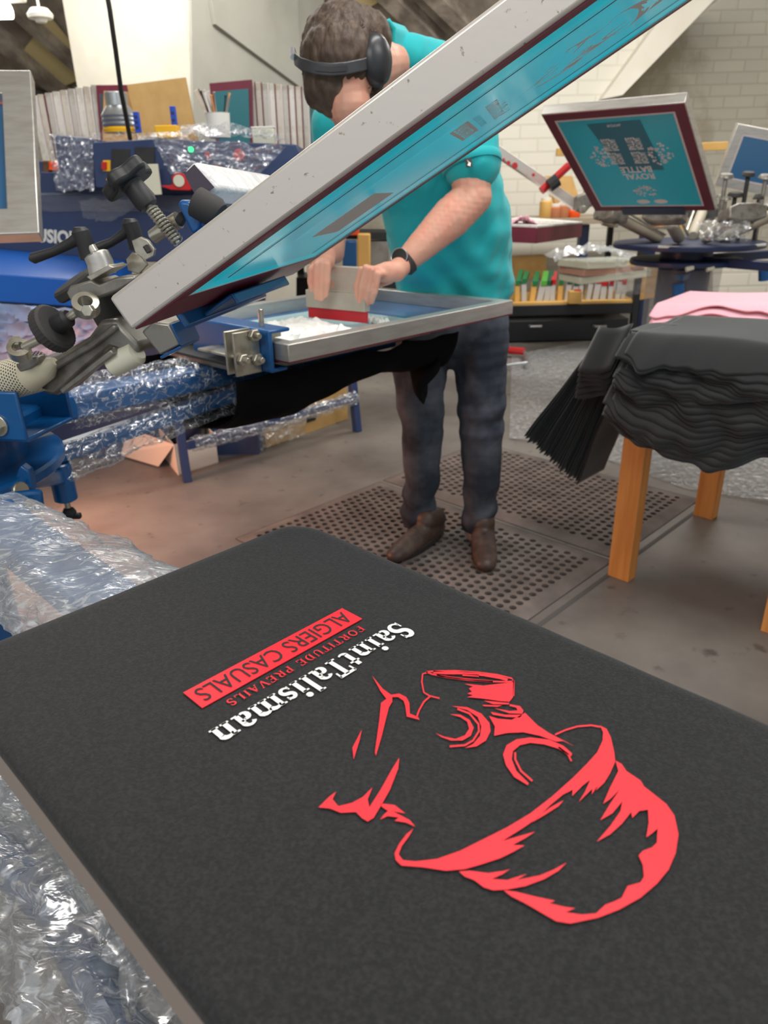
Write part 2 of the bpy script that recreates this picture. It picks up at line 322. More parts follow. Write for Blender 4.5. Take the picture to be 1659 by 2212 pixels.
def brick(name,c1,c2,mort,patch=None):
    m=bpy.data.materials.new(name); m.use_nodes=True; nt=m.node_tree; b=nt.nodes['Principled BSDF']; N=nt.nodes.new; L=nt.links.new
    tc=N('ShaderNodeTexCoord'); mp=N('ShaderNodeMapping'); mp.inputs['Rotation'].default_value=(PI/2,0,0); L(tc.outputs['Object'],mp.inputs[0])
    br=N('ShaderNodeTexBrick'); br.inputs['Scale'].default_value=1.0; br.inputs['Brick Width'].default_value=.34; br.inputs['Row Height'].default_value=.115; br.inputs['Mortar Size'].default_value=.012; br.inputs['Mortar Smooth'].default_value=.6
    br.inputs['Color1'].default_value=lin(c1); br.inputs['Color2'].default_value=lin(c2); br.inputs['Mortar'].default_value=lin(mort); L(mp.outputs[0],br.inputs['Vector'])
    n=N('ShaderNodeTexNoise'); n.inputs['Scale'].default_value=.9; n.inputs['Detail'].default_value=9; n.inputs['Roughness'].default_value=.65; L(tc.outputs['Object'],n.inputs['Vector'])
    cr=N('ShaderNodeValToRGB'); cr.color_ramp.elements[0].position=.5 if patch else .9; cr.color_ramp.elements[0].color=(0,0,0,1); cr.color_ramp.elements[1].position=.62 if patch else 1; cr.color_ramp.elements[1].color=(1,1,1,1); L(n.outputs['Fac'],cr.inputs[0])
    mx=N('ShaderNodeMix'); mx.data_type='RGBA'; L(cr.outputs[0],mx.inputs[0]); L(br.outputs[0],mx.inputs[6]); mx.inputs[7].default_value=lin(patch or c1); L(mx.outputs[2],b.inputs['Base Color'])
    bp=N('ShaderNodeBump'); bp.inputs['Strength'].default_value=.3; bp.inputs['Distance'].default_value=.006; bp.invert=True; L(br.outputs['Fac'],bp.inputs['Height']); L(bp.outputs[0],b.inputs['Normal']); b.inputs['Roughness'].default_value=.8; return m
M_brick=brick('white_painted_brick',(222,218,206),(216,212,199),(208,204,190))
M_brickp=brick('peeling_painted_brick',(214,208,192),(207,201,186),(196,189,172),patch=(176,166,146))
M_plas=mat('white_painted_plaster',(224,220,208),.8,bump=(6,.4,.02),var=(2,(212,206,192),.4,.7))
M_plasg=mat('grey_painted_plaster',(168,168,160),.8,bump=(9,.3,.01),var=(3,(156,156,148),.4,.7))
M_plank=mat('weathered_planks',(120,112,102),.8,var=(5,(158,148,136),.38,.66),stretch=(1,1,1),bump=(20,.5,.01))
M_beam=mat('weathered_timber',(112,102,92),.8,var=(6,(164,154,142),.4,.7),bump=(24,.5,.01))
M_tan=mat('tan_insulation_board',(206,188,140),.8)
M_dark=mat('dark_cladding',(84,82,80),.8)
struct(MB().box((0,4,-.05),(14,14,.1)),'floor',M_conc)
struct(MB().box((1.5,9.3,1.6),(11,.2,3.6)),'wall_back',M_brickp)
struct(MB().box((5.6,4.5,1.6),(.2,11,3.6)),'wall_right',M_brick)
struct(MB().box((-5.6,4.5,1.6),(.2,11,3.6)),'wall_left',M_plas)
struct(MB().box((0,3.0,3.6),(12,9.0,.1)),'ceiling',M_plas)
# sloping roof behind: board plane falling away from the camera, with its rafters
SP=V(0,7.2,3.0); SN=V(.10,.62,.78).normalized()
def S(px,py): return PLN(px,py,SP,SN)
q=[S(-250,-150),S(1250,-150),S(1250,330),S(-250,330)]
struct(MB().slab(q,SN*.08),'roof_slope',M_plank,smooth=0)
def rafter(name,a,b,wpx,m=None,th=.16):
    A=S(*a); B=S(*b); t=(B-A).normalized(); sdir=t.cross(SN).normalized()*(wpx/1560*7.5/2)
    struct(MB().hexa([A-sdir-SN*th,A+sdir-SN*th,B+sdir-SN*th,B-sdir-SN*th,A-sdir,A+sdir,B+sdir,B-sdir]),name,m or M_beam,smooth=0)
for i,(a,b,w_) in enumerate([((-60,15),(175,215),26),((-30,-60),(200,150),20),((430,-60),(680,180),44),((560,-60),(760,140),20),((690,-60),(900,160),34),((800,-70),(1000,130),28),((900,-70),(1100,130),26)]): rafter('trim_%d'%(i+1),a,b,w_)
for a in ([(40,118),(108,30),(170,105),(170,165),(140,178)],[(598,-30),(640,28),(800,6),(860,-30)]):
    single(MB().slab([S(*p)-SN*.02 for p in a],-SN*.03),'insulation_panel',M_tan,*(('tan board between the rafters at the left of the white pier','board') if a[0][0]==40 else ('tan board between the rafters above the man\'s head','board')),group='insulation boards in the roof',smooth=0)
single(MB().slab([S(-80,118)-SN*.03,S(60,178)-SN*.03,S(150,215)-SN*.03,S(-80,215)-SN*.03],-SN*.02),'cladding_panel',M_dark,'dark grey roof board behind the left-hand raised screen','board',smooth=0)
# white pier with its grey side
p0,p1,p2=D(152,100,6.2),D(406,100,5.7),D(652,100,7.0); p3=p0+(p2-p1)
struct(MB().slab([V(p.x,p.y,0) for p in (p0,p1,p2,p3)],(0,0,3.6)),'wall_pier',M_plas,smooth=0)
pn=(p2-p1).normalized(); sd=pn.cross(V(0,0,1))
if sd.dot(V(0,-1,0))<0: sd=-sd
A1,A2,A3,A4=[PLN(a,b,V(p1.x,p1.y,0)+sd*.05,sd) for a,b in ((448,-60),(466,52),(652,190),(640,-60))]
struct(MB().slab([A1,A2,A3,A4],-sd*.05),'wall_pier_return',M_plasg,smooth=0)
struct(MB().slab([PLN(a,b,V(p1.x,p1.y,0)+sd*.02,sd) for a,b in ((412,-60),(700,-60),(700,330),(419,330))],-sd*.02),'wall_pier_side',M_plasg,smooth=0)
# right-hand pier with its diagonal brace, in front of the brick
struct(MB().slab([D(a,b,7.6) for a,b in ((1030,-70),(1640,-70),(1304,212),(1322,760),(1030,740))],(0,1.6,0)),'wall_brace',M_brick,smooth=0)
struct(MB().slab([D(a,b,7.45) for a,b in ((1500,-60),(1600,-60),(1345,205),(1300,214))],(0,.16,0)),'trim_8',M_plas,smooth=0)
# ceiling light seen at the top left corner
t=thing('ceiling_light','bright white lamp among the roof timbers in the top left corner','lamp',D(5,25,5.2))
o=D(5,25,5.2); MB().path([o+V(-.5,0,0),o+V(.05,0,0)],.04,14).build('diffuser',M_lampw,t); MB().box(o+V(-.22,0,.08),(.7,.16,.05)).build('housing',M_wht,t,bevel=.01)
o=D(88,40,5.2); t=thing('smoke_detector','small round white detector under the tan roof board','detector',o); MB().lathe([(.07,0),(.075,.02),(.05,.05)],Matrix.Translation(o)).build('housing',M_wht,t); MB().path([o+V(0,0,.04),V(o.x,o.y,3.55)],.008,8).build('cord',M_wht,t); MB().lathe([(.03,-.02),(.04,0)],Matrix.Translation(o)).build('sensor',M_wht,t)
# =============== FLOOR COVERINGS ===============
def rubber_mat(label,o,ax,ay,nx,ny,cell):
    m=MB(); ax=ax.normalized(); ay=ay.normalized(); o=V(o); bd=.05; h=.012
    r=cell*.35
    def pt(x,y,z): return o+ax*x+ay*y+V(0,0,z)
    Lx=nx*cell; Ly=ny*cell
    for j in range(ny):
        off=.5*cell if j%2 else 0; n_=nx-(1 if j%2 else 0)
        for i in range(n_):
            cx=off+(i+.5)*cell; cy=(j+.5)*cell; vs=[];hc=cell/2
            ou=[(hc,-hc*.41),(hc,hc),(0,hc),(-hc,hc),(-hc,-hc*.41),(-hc,-hc),(0,-hc),(hc,-hc)]
            ou=[(hc,0),(hc,hc),(0,hc),(-hc,hc),(-hc,0),(-hc,-hc),(0,-hc),(hc,-hc)]
            for (a,b) in ou: vs.append(pt(cx+a,cy+b,h))
            for k in range(8): vs.append(pt(cx+r*math.cos(k*PI/4),cy+r*math.sin(k*PI/4),h))
            for k in range(8): vs.append(pt(cx+r*math.cos(k*PI/4),cy+r*math.sin(k*PI/4),.001))
            m.add(vs,[(k,(k+1)%8,8+(k+1)%8,8+k) for k in range(8)]+[(8+k,8+(k+1)%8,16+(k+1)%8,16+k) for k in range(8)])
        if off:
            for x0 in (0,Lx-off): m.add([pt(x0,j*cell,h),pt(x0+off,j*cell,h),pt(x0+off,(j+1)*cell,h),pt(x0,(j+1)*cell,h)],[(0,1,2,3)])
    t=thing('rubber_mat',label,'mat',o,group='rubber standing mats'); m.build('perforated_field',M_mat,t,smooth=0)
    e=MB()
    ou=[(-bd,-bd),(Lx+bd,-bd),(Lx+bd,Ly+bd),(-bd,Ly+bd)]; inn=[(0,0),(Lx,0),(Lx,Ly),(0,Ly)]
    vs=[pt(*p,.001) for p in ou]+[pt(*p,h) for p in inn]; e.add(vs,[(k,(k+1)%4,4+(k+1)%4,4+k) for k in range(4)]); e.build('bevelled_border',M_mat,t,smooth=0)
    MB().add([pt(-bd,-bd,.0015),pt(Lx+bd,-bd,.0015),pt(Lx+bd,Ly+bd,.0015),pt(-bd,Ly+bd,.0015)],[(0,1,2,3)]).build('hole_shade_sheet',mat('painted_hole_shade',(26,24,24),.9),t,smooth=0)  # added dark sheet that paints the shade inside the holes
c=V(.80,2.23,0); uu=az(45); ee=az(135)
rubber_mat('far black perforated rubber mat, partly under the wooden table',c+uu*.06+ee*.05,uu,ee,17,29,.036)
rubber_mat('nearer black perforated rubber mat, under the man\'s shoes',c-uu*.06+ee*.05,-uu,ee,19,29,.036)
# seams in the floor paint and the plastic sheet laid on it
single(MB().box((0,0,.002),(.03,3.2,.004),Matrix.Translation((.72,1.98,0)-ee*.0) @ Matrix.Rotation(math.radians(-45),4,'Z')) if False else MB().slab([c+V(0,0,.0008)-uu*1.6-ee*.03,c+V(0,0,.0008)+uu*.8-ee*.03,c+V(0,0,.0008)+uu*.8-ee*.045,c+V(0,0,.0008)-uu*1.6-ee*.045],(0,0,.001)),'floor_seam',M_dark,'dark seam in the floor along the right side of the rubber mats','seam',smooth=0)
P=[G(a,b) for a,b in ((1105,770),(1330,730),(1659,820),(1720,1010),(1659,1090),(1480,1058),(1250,975),(1100,950))]
cx=sum(p.x for p in P)/8; cy=sum(p.y for p in P)/8; m=MB(); n_=8; rings=7; vs=[]
for k in range(rings):
    for p in P: f_=(k+1)/rings; x,y=cx+(p.x-cx)*f_,cy+(p.y-cy)*f_; vs.append((x,y,.006+.012*noise.noise(V(x*5,y*5,0))+.006))
vs.append((cx,cy,.01)); fs=[(k*8+i,k*8+(i+1)%8,(k+1)*8+(i+1)%8,(k+1)*8+i) for k in range(rings-1) for i in range(8)]+[(i,(i+1)%8,rings*8) for i in range(8)]
m.add(vs,fs); single(m,'plastic_sheet',M_film2,'crumpled clear plastic sheet spread on the floor behind the wooden table','plastic sheet')
# =============== THE PRESS ===============
C0=V(-.86,1.24,0); ZP=.87; A_LOW=45; A_UP=-12; A_NEAR=-45
t=PRESS=thing('screen_printing_press','blue rotary screen printing press with round turntable at the left edge','printing press',C0)
def T(r,a,z,lat=0): return C0+az(a)*r+az(a+90)*lat+V(0,0,z)
# turntable and hub
MB().disc(C0+V(0,0,.742),(0,0,1),.262,.024,48).build('turntable',M_blue,PRESS)
MB().disc(C0+V(0,0,.0),(0,0,1),.11,.66,32).build('column',M_blue,PRESS)
MB().disc(C0+V(0,0,.68),(0,0,1),.2,.16,40).build('hub',M_blue,PRESS)
MB().disc(C0+V(0,0,.84),(0,0,1),.26,.03,40).build('head_plate',M_blue,PRESS)
h=MB()
for px,py,r_ in ((62,929,.006),(60,936,.006),(58,943,.006),(25,971,.014)): MB().disc(G(px,py,.7655),(0,0,1),r_,.002,16).build('bolt_hole',M_blackr,PRESS)
def beam(m,a,b,w_,hh):   # rectangular bar from a to b
    a=V(a);b=V(b); M=along(a,b-a,(0,0,1)); m.box((0,0,(b-a).length/2),(w_,hh,(b-a).length),M); return m
# arm that carries the lower platen
MBd=beam(MB(),T(.16,45,.812),T(1.25,45,.812),.07,.052); MBd.build('platen_arm',M_blue,PRESS,bevel=.006)
b_=MB(); 
for lt in(-.02,): p=D(126,1000,1.43); p.z=0; ptz=D(126,1000,1.43).z; pbz=D(132,1080,1.43).z
beam(b_,p+V(0,0,ptz+.02),T(.80,45,.77,-.02),.036,.036)
beam(b_,p+V(0,0,ptz-.015),p+V(0,0,.80),.036,.036); b_.build('arm_brace',M_blue,PRESS,bevel=.004)
b_=MB(); b_.disc(p+V(0,0,pbz),(0,0,1),.024,ptz-pbz,24); b_.build('levelling_post',M_blue,PRESS)
b_=MB(); b_.disc(p+V(0,0,pbz-.028),(0,0,1),.006,.03,12); b_.build('levelling_screw',M_zinc,PRESS)
k=MB(); k.path([p+V(0,0,pbz-.040),p+V(0,0,pbz-.030),p+V(0,0,pbz-.018)],[.014,.016,.009],8); k.box(p+V(.004,0,pbz-.038),(.040,.014,.012)); k.build('levelling_knob',M_blackp,PRESS,bevel=.003)
# pivot linkage at the left edge
b_=MB(); q0=D(-60,1096,1.05); q1=D(94,1078,1.10); M=along(q0,q1-q0,(0,0,1)); b_.box((0,0,(q1-q0).length/2),(.016,.036,(q1-q0).length),M); b_.build('pivot_plate',M_blue,PRESS,bevel=.006)
for px,py in ((71,1080),(0,1100)): MB().disc(D(px,py,1.085 if px else 1.055)+V(.0,-.010,0),(.3,-1,0),.0075,.008,18).build('pivot_pin',M_zinc,PRESS)
b_=MB(); q2=D(52,1040,1.16); b_.slab([q2+V(-.026,0,-.02),q2+V(.012,0,-.02),q2+V(.012,0,.018),q2+V(0,0,.030),q2+V(-.012,0,.012)],(0,.02,0)); b_.build('pivot_gusset',M_blue,PRESS,bevel=.003)
b_=MB(); b_.disc(q2+V(-.012,-.015,-.012),(1,-.4,.2),.016,.018,20); b_.build('pivot_bearing',M_zinc,PRESS)
b_=beam(MB(),q2+V(.0,0,.0),p+V(0,0,(ptz+pbz)/2+.01),.02,.03); b_.build('pivot_link',M_blue,PRESS,bevel=.004)
# arm that carries the near platen
beam(MB(),T(.42,-45,.79),T(1.28,-45,.79),.07,.036).build('platen_arm',M_blue,PRESS,bevel=.006)
# square channel of the raised head and its neighbours
hx=az(A_UP); hl=az(A_UP+90)
def HP(px,py,off=0): return PLN(px,py,C0+hl*off,hl)
b_=MB(); c0=T(.20,A_UP,.885); 
for lt in(-.062,.062): b_.box((0,lt,0),(.22,.008,.08),basis(c0,hx,hl,V(0,0,1)))
b_.box((0,0,-.04),(.22,.125,.008),basis(c0,hx,hl,V(0,0,1))); b_.build('head_bracket',M_blue,PRESS,bevel=.003)
b_=MB(); b_.disc(T(.265,A_UP,.87,-.067),-hl,.013,.012,6).disc(T(.265,A_UP,.87,-.066),-hl,.018,.004,20); b_.build('hinge_bolt',M_zinc,PRESS)
# base leg feet under the column, mostly out of view
b_=MB(); 
for a in (75,-15,165): beam(b_,T(.05,a,.06),T(.6,a,.04),.08,.06)
b_.build('base_foot',M_blue,PRESS,bevel=.006)

# =============== SCREENS ===============
def S3(M,m,*a): pass
def make_screen(label,M,w_,l,prof=.038,tape=M_maroon,mesh=M_emul,tw=.05,group=None,emul_in=.004,al=None,glue=M_edge,name='printing_screen'):
    t=thing(name,label,'printing screen',M.translation,group=group); WM[t.name]=Matrix.Translation(M.translation)
    MB().ring(0,0,w_,l,prof,0.0006,prof,M).build('frame',al or M_alu,t,bevel=.003)
    MB().ring(.002,.002,w_-.002,l-.002,tw,-.0006,.0005,M).build('edge_tape',tape,t,smooth=0)
    MB().ring(tw,tw,w_-tw,l-tw,emul_in+.003,-.0004,.0006,M).build('glue_line',glue,t,smooth=0)
    a=tw+emul_in; MB().box((w_/2,l/2,.0004),(w_-2*a,l-2*a,.0008),M).build('mesh',mesh,t,smooth=0)
    return t
# artwork traced once on the shirt (U across, E outward), reused on the raised screen
def UE(px,py): p=G(px,py,.8725); return ((p.x+p.y)*.70711,(p.x-p.y)*.70711)
def Z(x,y): return UE(660+x/1.975,1420+y/1.975)
POLY=[[(285,75),(330,130),(365,155),(400,150),(430,165),(443,190),(445,235),(480,250),(487,262),(432,248),(425,200),(418,180),(395,165),(370,165),(370,185),(355,210),(325,330),(300,415),(296,400),(315,260),(322,190),(345,172),(320,140)],
[(678,108),(760,116),(870,103),(890,95),(886,165),(870,185),(830,182),(760,172),(690,165),(715,157),(690,150),(710,142),(697,128),(715,120)],
[(760,180),(870,190),(866,196),(800,195)],[(755,198),(840,200),(820,206),(762,204)],
[(870,195),(915,203),(930,222),(925,236),(870,234),(805,212),(870,224),(905,222),(900,210),(872,203)],
[(790,228),(850,240),(925,240),(915,252),(860,250),(800,240)],
[(783,245),(820,257),(880,262),(937,232),(990,285),(1040,318),(1150,375),(1100,352),(1070,355),(1000,330),(930,315),(860,318),(805,330),(808,290)],
[(625,203),(690,208),(750,235),(785,275),(790,310),(770,350),(730,375),(680,382),(715,365),(745,330),(750,290),(735,250),(690,220)],
[(617,238),(660,240),(700,262),(718,295),(705,330),(670,350),(620,350),(580,335),(555,318),(590,333),(640,343),(680,328),(698,300),(690,270),(660,250)],
[(948,540),(890,505),(855,455),(843,410),(858,370),(900,345),(960,337),(1040,346),(1100,372),(1138,405),(1133,418),(1080,385),(1020,367),(960,360),(915,370),(885,395),(880,430),(900,480),(953,532)],
[(1255,285),(1285,300),(1303,335),(1318,400),(1322,440),(1300,490),(1275,530),(1240,563),(1248,540),(1222,580),(1224,556),(1165,613),(1192,570),(1215,518),(1185,540),(1138,587),(1140,560),(1100,580),(1045,625),(990,680),(925,725),(840,778),(980,738),(940,765),(885,795),(935,797),(880,828),(830,852),(750,878),(680,898),(600,905),(500,890),(410,883),(385,860),(380,830),(400,790),(430,750),(460,725),(440,760),(410,800),(397,835),(415,860),(470,865),(560,855),(660,820),(760,770),(860,720),(960,660),(1050,590),(1140,510),(1200,450),(1245,400),(1268,350),(1270,315),(1262,297)],
[(1102,604),(1080,630),(1020,668),(965,700),(1000,668),(1050,632)],
[(655,908),(700,905),(780,915),(850,905),(872,898),(840,920),(795,940),(860,945),(945,918),(900,945),(1000,925),(1060,900),(1115,870),(1080,905),(1020,940),(940,970),(860,985),(800,988),(760,975),(720,945),(680,930)],
[(845,988),(900,995),(980,1015),(1065,1033),(1040,1043),(1100,1058),(1150,1065),(1110,1082),(1180,1092),(1240,1087),(1280,1050),(1320,1035),(1350,1020),(1375,970),(1430,955),(1445,930),(1440,880),(1422,840),(1440,820),(1480,805),(1500,785),(1503,725),(1480,745),(1455,763),(1465,700),(1462,645),(1425,650),(1395,680),(1390,655),(1350,705),(1300,750),(1243,781),(1300,715),(1345,650),(1352,610),(1310,660),(1258,690),(1300,620),(1340,560),(1300,600),(1270,620),(1300,550),(1335,480),(1323,435),(1350,450),(1370,480),(1430,520),(1445,545),(1540,620),(1575,670),(1592,750),(1580,830),(1550,900),(1500,960),(1430,1020),(1340,1070),(1250,1105),(1130,1130),(1070,1120),(1000,1080),(940,1045),(880,1015)],
[(240,303),(230,350),(205,430),(200,380)],
[(400,423),(395,470),(360,560),(320,630),(290,680),(265,695),(240,680),(215,655),(150,658),(105,640),(55,635),(100,590),(130,568),(115,600),(140,630),(200,615),(245,590),(285,550),(265,600),(272,635),(320,560),(370,470)],
[(320,618),(380,625),(425,660),(372,652),(405,668),(445,690),(468,717),(430,700),(380,692),(398,678),(350,672),(318,687),(335,665),(352,650),(325,632)]]
STRK=[([(520,60),(500,66),(496,100),(505,145),(530,160),(572,170)],6),([(530,163),(505,185),(485,220),(474,250)],7),
 ([(515,57),(560,54),(640,53),(740,60),(820,70),(880,85),(889,97),(860,100),(780,98),(690,92),(600,80),(540,67),(515,58)],6),([(545,58),(600,62),(680,62),(760,70),(830,82),(862,92)],12),([(560,72),(640,84),(740,94),(800,98)],7),([(670,70),(740,74)],9),([(889,95),(888,160)],6),
 ([(648,215),(700,235),(738,280),(740,310),(715,350),(680,370),(615,375)],8),([(968,522),(920,480),(895,430),(895,400)],8),([(1080,378),(1120,408),(1135,438)],7),([(1065,325),(1110,305),(1160,290),(1220,285),(1258,292)],7)]
def art_polys(mb,f):
    for P in POLY: mb.add([f(*Z(*p)) for p in P],[tuple(range(len(P)))])
    for P,w_ in STRK:
        stroke(mb,P,w_,lambda x,y:f(*Z(x,y)))
def bar(mb,f): mb.add([f(.352,-.406),f(.352,-.381),f(.196,-.381),f(.196,-.406)],[(0,1,2,3)])
def bx_text(mb,f): put_text(mb,'ALGIERS CASUALS',lambda x,y:f(.347-.146*x,-.4020+.0170*y),.0)
def fort(mb,f): serif_line(mb,'FORTITUDE PREVAILS',lambda x,y:f(.343-.132*x,-.3755+.0085*y),serif_cap,.12)
def saint(mb,f): serif_line(mb,'Saint Talisman',lambda x,y:f(.3675-.1835*x,-.357+.0235*y),serif_glyph,-.0)
def tri(o):
    bm=bmesh.new(); bm.from_mesh(o.data); bmesh.ops.triangulate(bm,faces=bm.faces[:],ngon_method='EAR_CLIP'); bm.to_mesh(o.data); bm.free()
    return o
def face_up(o,n):
    bm=bmesh.new(); bm.from_mesh(o.data)
    for f in bm.faces:
        f.normal_update()
        if f.normal.dot(n)<0: f.normal_flip()
    bm.to_mesh(o.data); bm.free()
# ---- raised screen ----
AW=V(-.2812,.8344,1.0604); su=V(.2088,.978,0).normalized(); sdv=V(.84,-.17934,.51194).normalized(); sn=su.cross(sdv); 
MS=basis(AW,su,sdv,sn)
if sn.z<0: pass
SNUP=sn if sn.z>0 else -sn
MS=Matrix(((su.x,sdv.x,SNUP.x,AW.x),(su.y,sdv.y,SNUP.y,AW.y),(su.z,sdv.z,SNUP.z,AW.z),(0,0,0,1)))
scr=make_screen('large aluminium framed screen tilted up across the picture, its maroon taped underside showing','x' and MS,.58,.80,.0425,group=None,al=M_aluR,tw=.034) if False else None
def big_screen():
    t=thing('printing_screen','big aluminium framed screen tilted up across the foreground with maroon taped edge','printing screen',AW)
    w_,l,h_=.58,.80,.0425
    MB().ring(0,0,w_,l,.038,0.001,h_,MS).build('frame',M_aluR,t,bevel=.004)
    MB().ring(.004,.004,w_-.004,l-.004,.026,-.0006,.0009,MS).build('edge_tape',M_maroon,t,smooth=0)
    MB().box((w_/2,.037,-.0002),(w_-.01,.062,.0016),MS).build('end_tape',M_maroon,t,smooth=0)
    MB().ring(.029,.066,w_-.029,l-.03,.004,-.0003,.0010,MS).build('glue_line',M_edge,t,smooth=0)
    # one sheet of mesh cut into plain emulsion, open artwork and a middle painted darker as a reflection
    from mathutils.geometry import delaunay_2d_cdt
    F=[];vv=[];kind=[]
    def addf(pts,k):
        pts=[(float(p[0]),float(p[1])) for p in pts]
        ar=sum(pts[i][0]*pts[(i+1)%len(pts)][1]-pts[(i+1)%len(pts)][0]*pts[i][1] for i in range(len(pts)))
        if abs(ar)<1e-9: return
        if ar<0: pts=pts[::-1]
        n=len(vv); vv.extend(V(*p).to_2d() if False else Vector(p) for p in pts); F.append(list(range(n,n+len(pts)))); kind.append(k)
    g=lambda U,E:Vector((.29+(U-.274),.402+(E+.393),0))
    addf([(.031,.067),(w_-.031,.067),(w_-.031,l-.031),(.031,l-.031)],0)
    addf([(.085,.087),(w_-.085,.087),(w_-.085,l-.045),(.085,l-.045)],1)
    def feed(fn_,k):
        q_=MB(); fn_(q_,g)
        for f_ in q_.f: addf([(q_.v[i].x,q_.v[i].y) for i in f_],k)
    feed(art_polys,2); feed(bar,2); feed(saint,2); feed(bx_text,4); feed(fort,3)
    addf([(.27,.16),(.41,.16),(.41,.265),(.27,.265)],2)
    cv,ce,cf,_,_,of=delaunay_2d_cdt(vv,[],F,1,1e-6,True)
    out={0:[],1:[],2:[],3:[]}
    for f_,o_ in zip(cf,of):
        ks={kind[i] for i in o_}
        k=1 if 4 in ks else (2 if 2 in ks else (3 if 3 in ks else (1 if 1 in ks else 0))); out[k].append(f_)
    pts=[(p.x,p.y,.0006) for p in cv]
    def part(k,name,m,par):
        used=sorted({i for f_ in out[k] for i in f_}); ix={i:n for n,i in enumerate(used)}
        return MB().add([pts[i] for i in used],[tuple(ix[i] for i in f_) for f_ in out[k]],MS).build(name,m,par,smooth=0)
    me=part(0,'mesh',M_emul,t); part(1,'painted_reflection_area',M_emul_refl,me); part(2,'open_artwork',M_open,me); part(3,'faint_lettering',M_ghost,me)
    for lt in(.105,.462): MB().box((lt,l/2+.022,.0),(.004,l-.14,.0004),MS).build('painted_reflection_line',M_emuld,me,smooth=0)  # dark lines painted in place of the platen's reflection
    return t
BIG=big_screen()
# ---- lower screen lying on the lower platen ----
MB().slab([T(r,45,.842,l) for r,l in ((.62,-.19),(1.22,-.19),(1.22,.19),(.62,.19))],(0,0,.016)).build('platen',M_alum,PRESS,bevel=.003)
n1=V(-.188,1.49,.878); lx=az(45); ly=az(135)
ML=basis(n1,lx,ly,V(0,0,1))
def low_screen():
    t=thing('printing_screen','silver framed screen lying flat with white ink, under the man\'s squeegee','printing screen',n1)
    w_,l,h_=.79,.58,.038
    MB().ring(0,0,w_,l,.036,.001,h_,ML).build('frame',M_alu,t,bevel=.002)
    MB().ring(.0,.0,w_,l,.05,-.001,.0009,ML).build('edge_tape',M_maroon,t,smooth=0)
    me=MB().box((w_/2,l/2,.0015),(w_-.07,l-.07,.001),ML).build('mesh',mat('blue_screen_mesh',(44,116,176),.25,coat=.5),t,smooth=0)
    MB().box((.30,l/2,.0026),(.50,l-.16,.001),ML).build('ink_film',mat('thin_white_ink',(176,212,218),.35),t,smooth=0)
    return t
LOW=low_screen()
# white ink ridges
m=MB()
def ink(u,v):
    x=.13+.22*u; y=.12+.30*v; e=min(u,1-u,v,1-v)*9; e=min(1,max(0,e)); 
    z=.004+e*(.004+.020*max(0,noise.noise(V(x*60,y*18,3)))+.018*max(0,noise.noise(V(x*30,y*40,9))))
    x+=.02*noise.noise(V(0,y*25,1)); y+=.02*noise.noise(V(x*25,0,5)); return ML@V(x,y,z if e>0 else .002)
m.grid(ink,60,70); single(m,'ink_puddle',M_white,'thick white ink spread over the lower screen before the squeegee','ink')
m=MB()
for k in range(46):
    a=k/45; p_=ML@V(.445+.01*math.sin(k*1.7),.155+a*.22,.009); m.path([p_+V(-.005,0,-.004),p_+V(0,0,.003*R.random()),p_+V(.006,0,-.004)],[.004,.011,.004],6)
m.build('ink_ridge',M_white,bpy.data.objects['ink_puddle'])
# clamp that holds the lower screen, with its bracket
def low_clamp():
    o=T(.63,45,0); t=thing('screen_clamp','blue channel clamp gripping the left end of the flat lower screen','clamp',o)
    b=MB(); X=lx; 
    e0=ML@V(-.004,.05,-.006)
    Mx=basis(ML@V(0,0,0),lx,ly,V(0,0,1))
    b.box((-.012,.19,.020),(.010,.30,.086),Mx); b.box((.012,.19,.060),(.056,.30,.008),Mx); b.box((.005,.19,-.020),(.044,.30,.008),Mx); b.build('channel',M_blue,t,bevel=.003)
    MB().box((.02,.10,.047),(.045,.05,.012),Mx).build('pressure_pad',M_zinc,t,bevel=.001)
    s=MB().disc(Mx@V(.012,.1,.064),(0,0,1),.006,.035,10); s.build('clamp_screw',M_zinc,t)
    p=MB().box((-.045,.15,.012),(.055,.16,.006),Mx); p.box((-.05,.075,.02),(.065,.006,.09),Mx); p.box((-.05,.105,.02),(.065,.006,.09),Mx); p.build('steel_bracket',M_zinc,t,bevel=.002)
    for a,z in ((-.035,.045),(-.068,.0),(-.032,-.005)): n_=MB(); n_.disc(Mx@V(a,.07,z+.01),-ly,.013,.012,6).disc(Mx@V(a,.058,z+.01),-ly,.006,.012,12); n_.build('lock_nut',M_zinc,t)
    return t
low_clamp()

# =============== RAISED PRINT HEAD ===============
HO=T(.3,A_UP,.9); head=thing('print_head','cast aluminium print head with springs, knobs and levers holding up the tilted screen','print head',HO)
def P_(px,py,off=0): return HP(px,py,off)
def plate(m,pts,off,th): m.slab([HP(x,y,off-th/2) for x,y in pts],hl*th); return m
# casting: main arm wedge
a=MB(); plate(a,[(84,835),(58,828),(36,800),(60,782),(120,770),(190,728),(215,694),(246,690),(300,745),(296,768),(238,752),(180,800),(120,855),(92,852)],-.0,.075); a.build('arm_casting',M_cast,head,bevel=.006)
a=MB(); plate(a,[(150,762),(210,725),(244,700),(250,712),(200,752),(120,800),(100,792)],-.045,.012); a.build('arm_rib',M_cast,head,bevel=.003)
a=MB(); plate(a,[(238,755),(128,842),(135,852),(246,765)],-.045,.02); a.build('lower_flange',M_cast,head,bevel=.002)
a=MB(); plate(a,[(32,790),(48,776),(82,770),(84,784),(66,798),(44,806)],-.06,.02); a.build('fork_lug',M_cast,head,bevel=.003)
# upper lever casting
a=MB(); plate(a,[(142,632),(150,618),(196,605),(214,614),(246,600),(262,598),(290,596),(292,606),(255,628),(208,646),(168,654),(152,652)],-.03,.07); a.build('upper_casting',M_cast,head,bevel=.006)
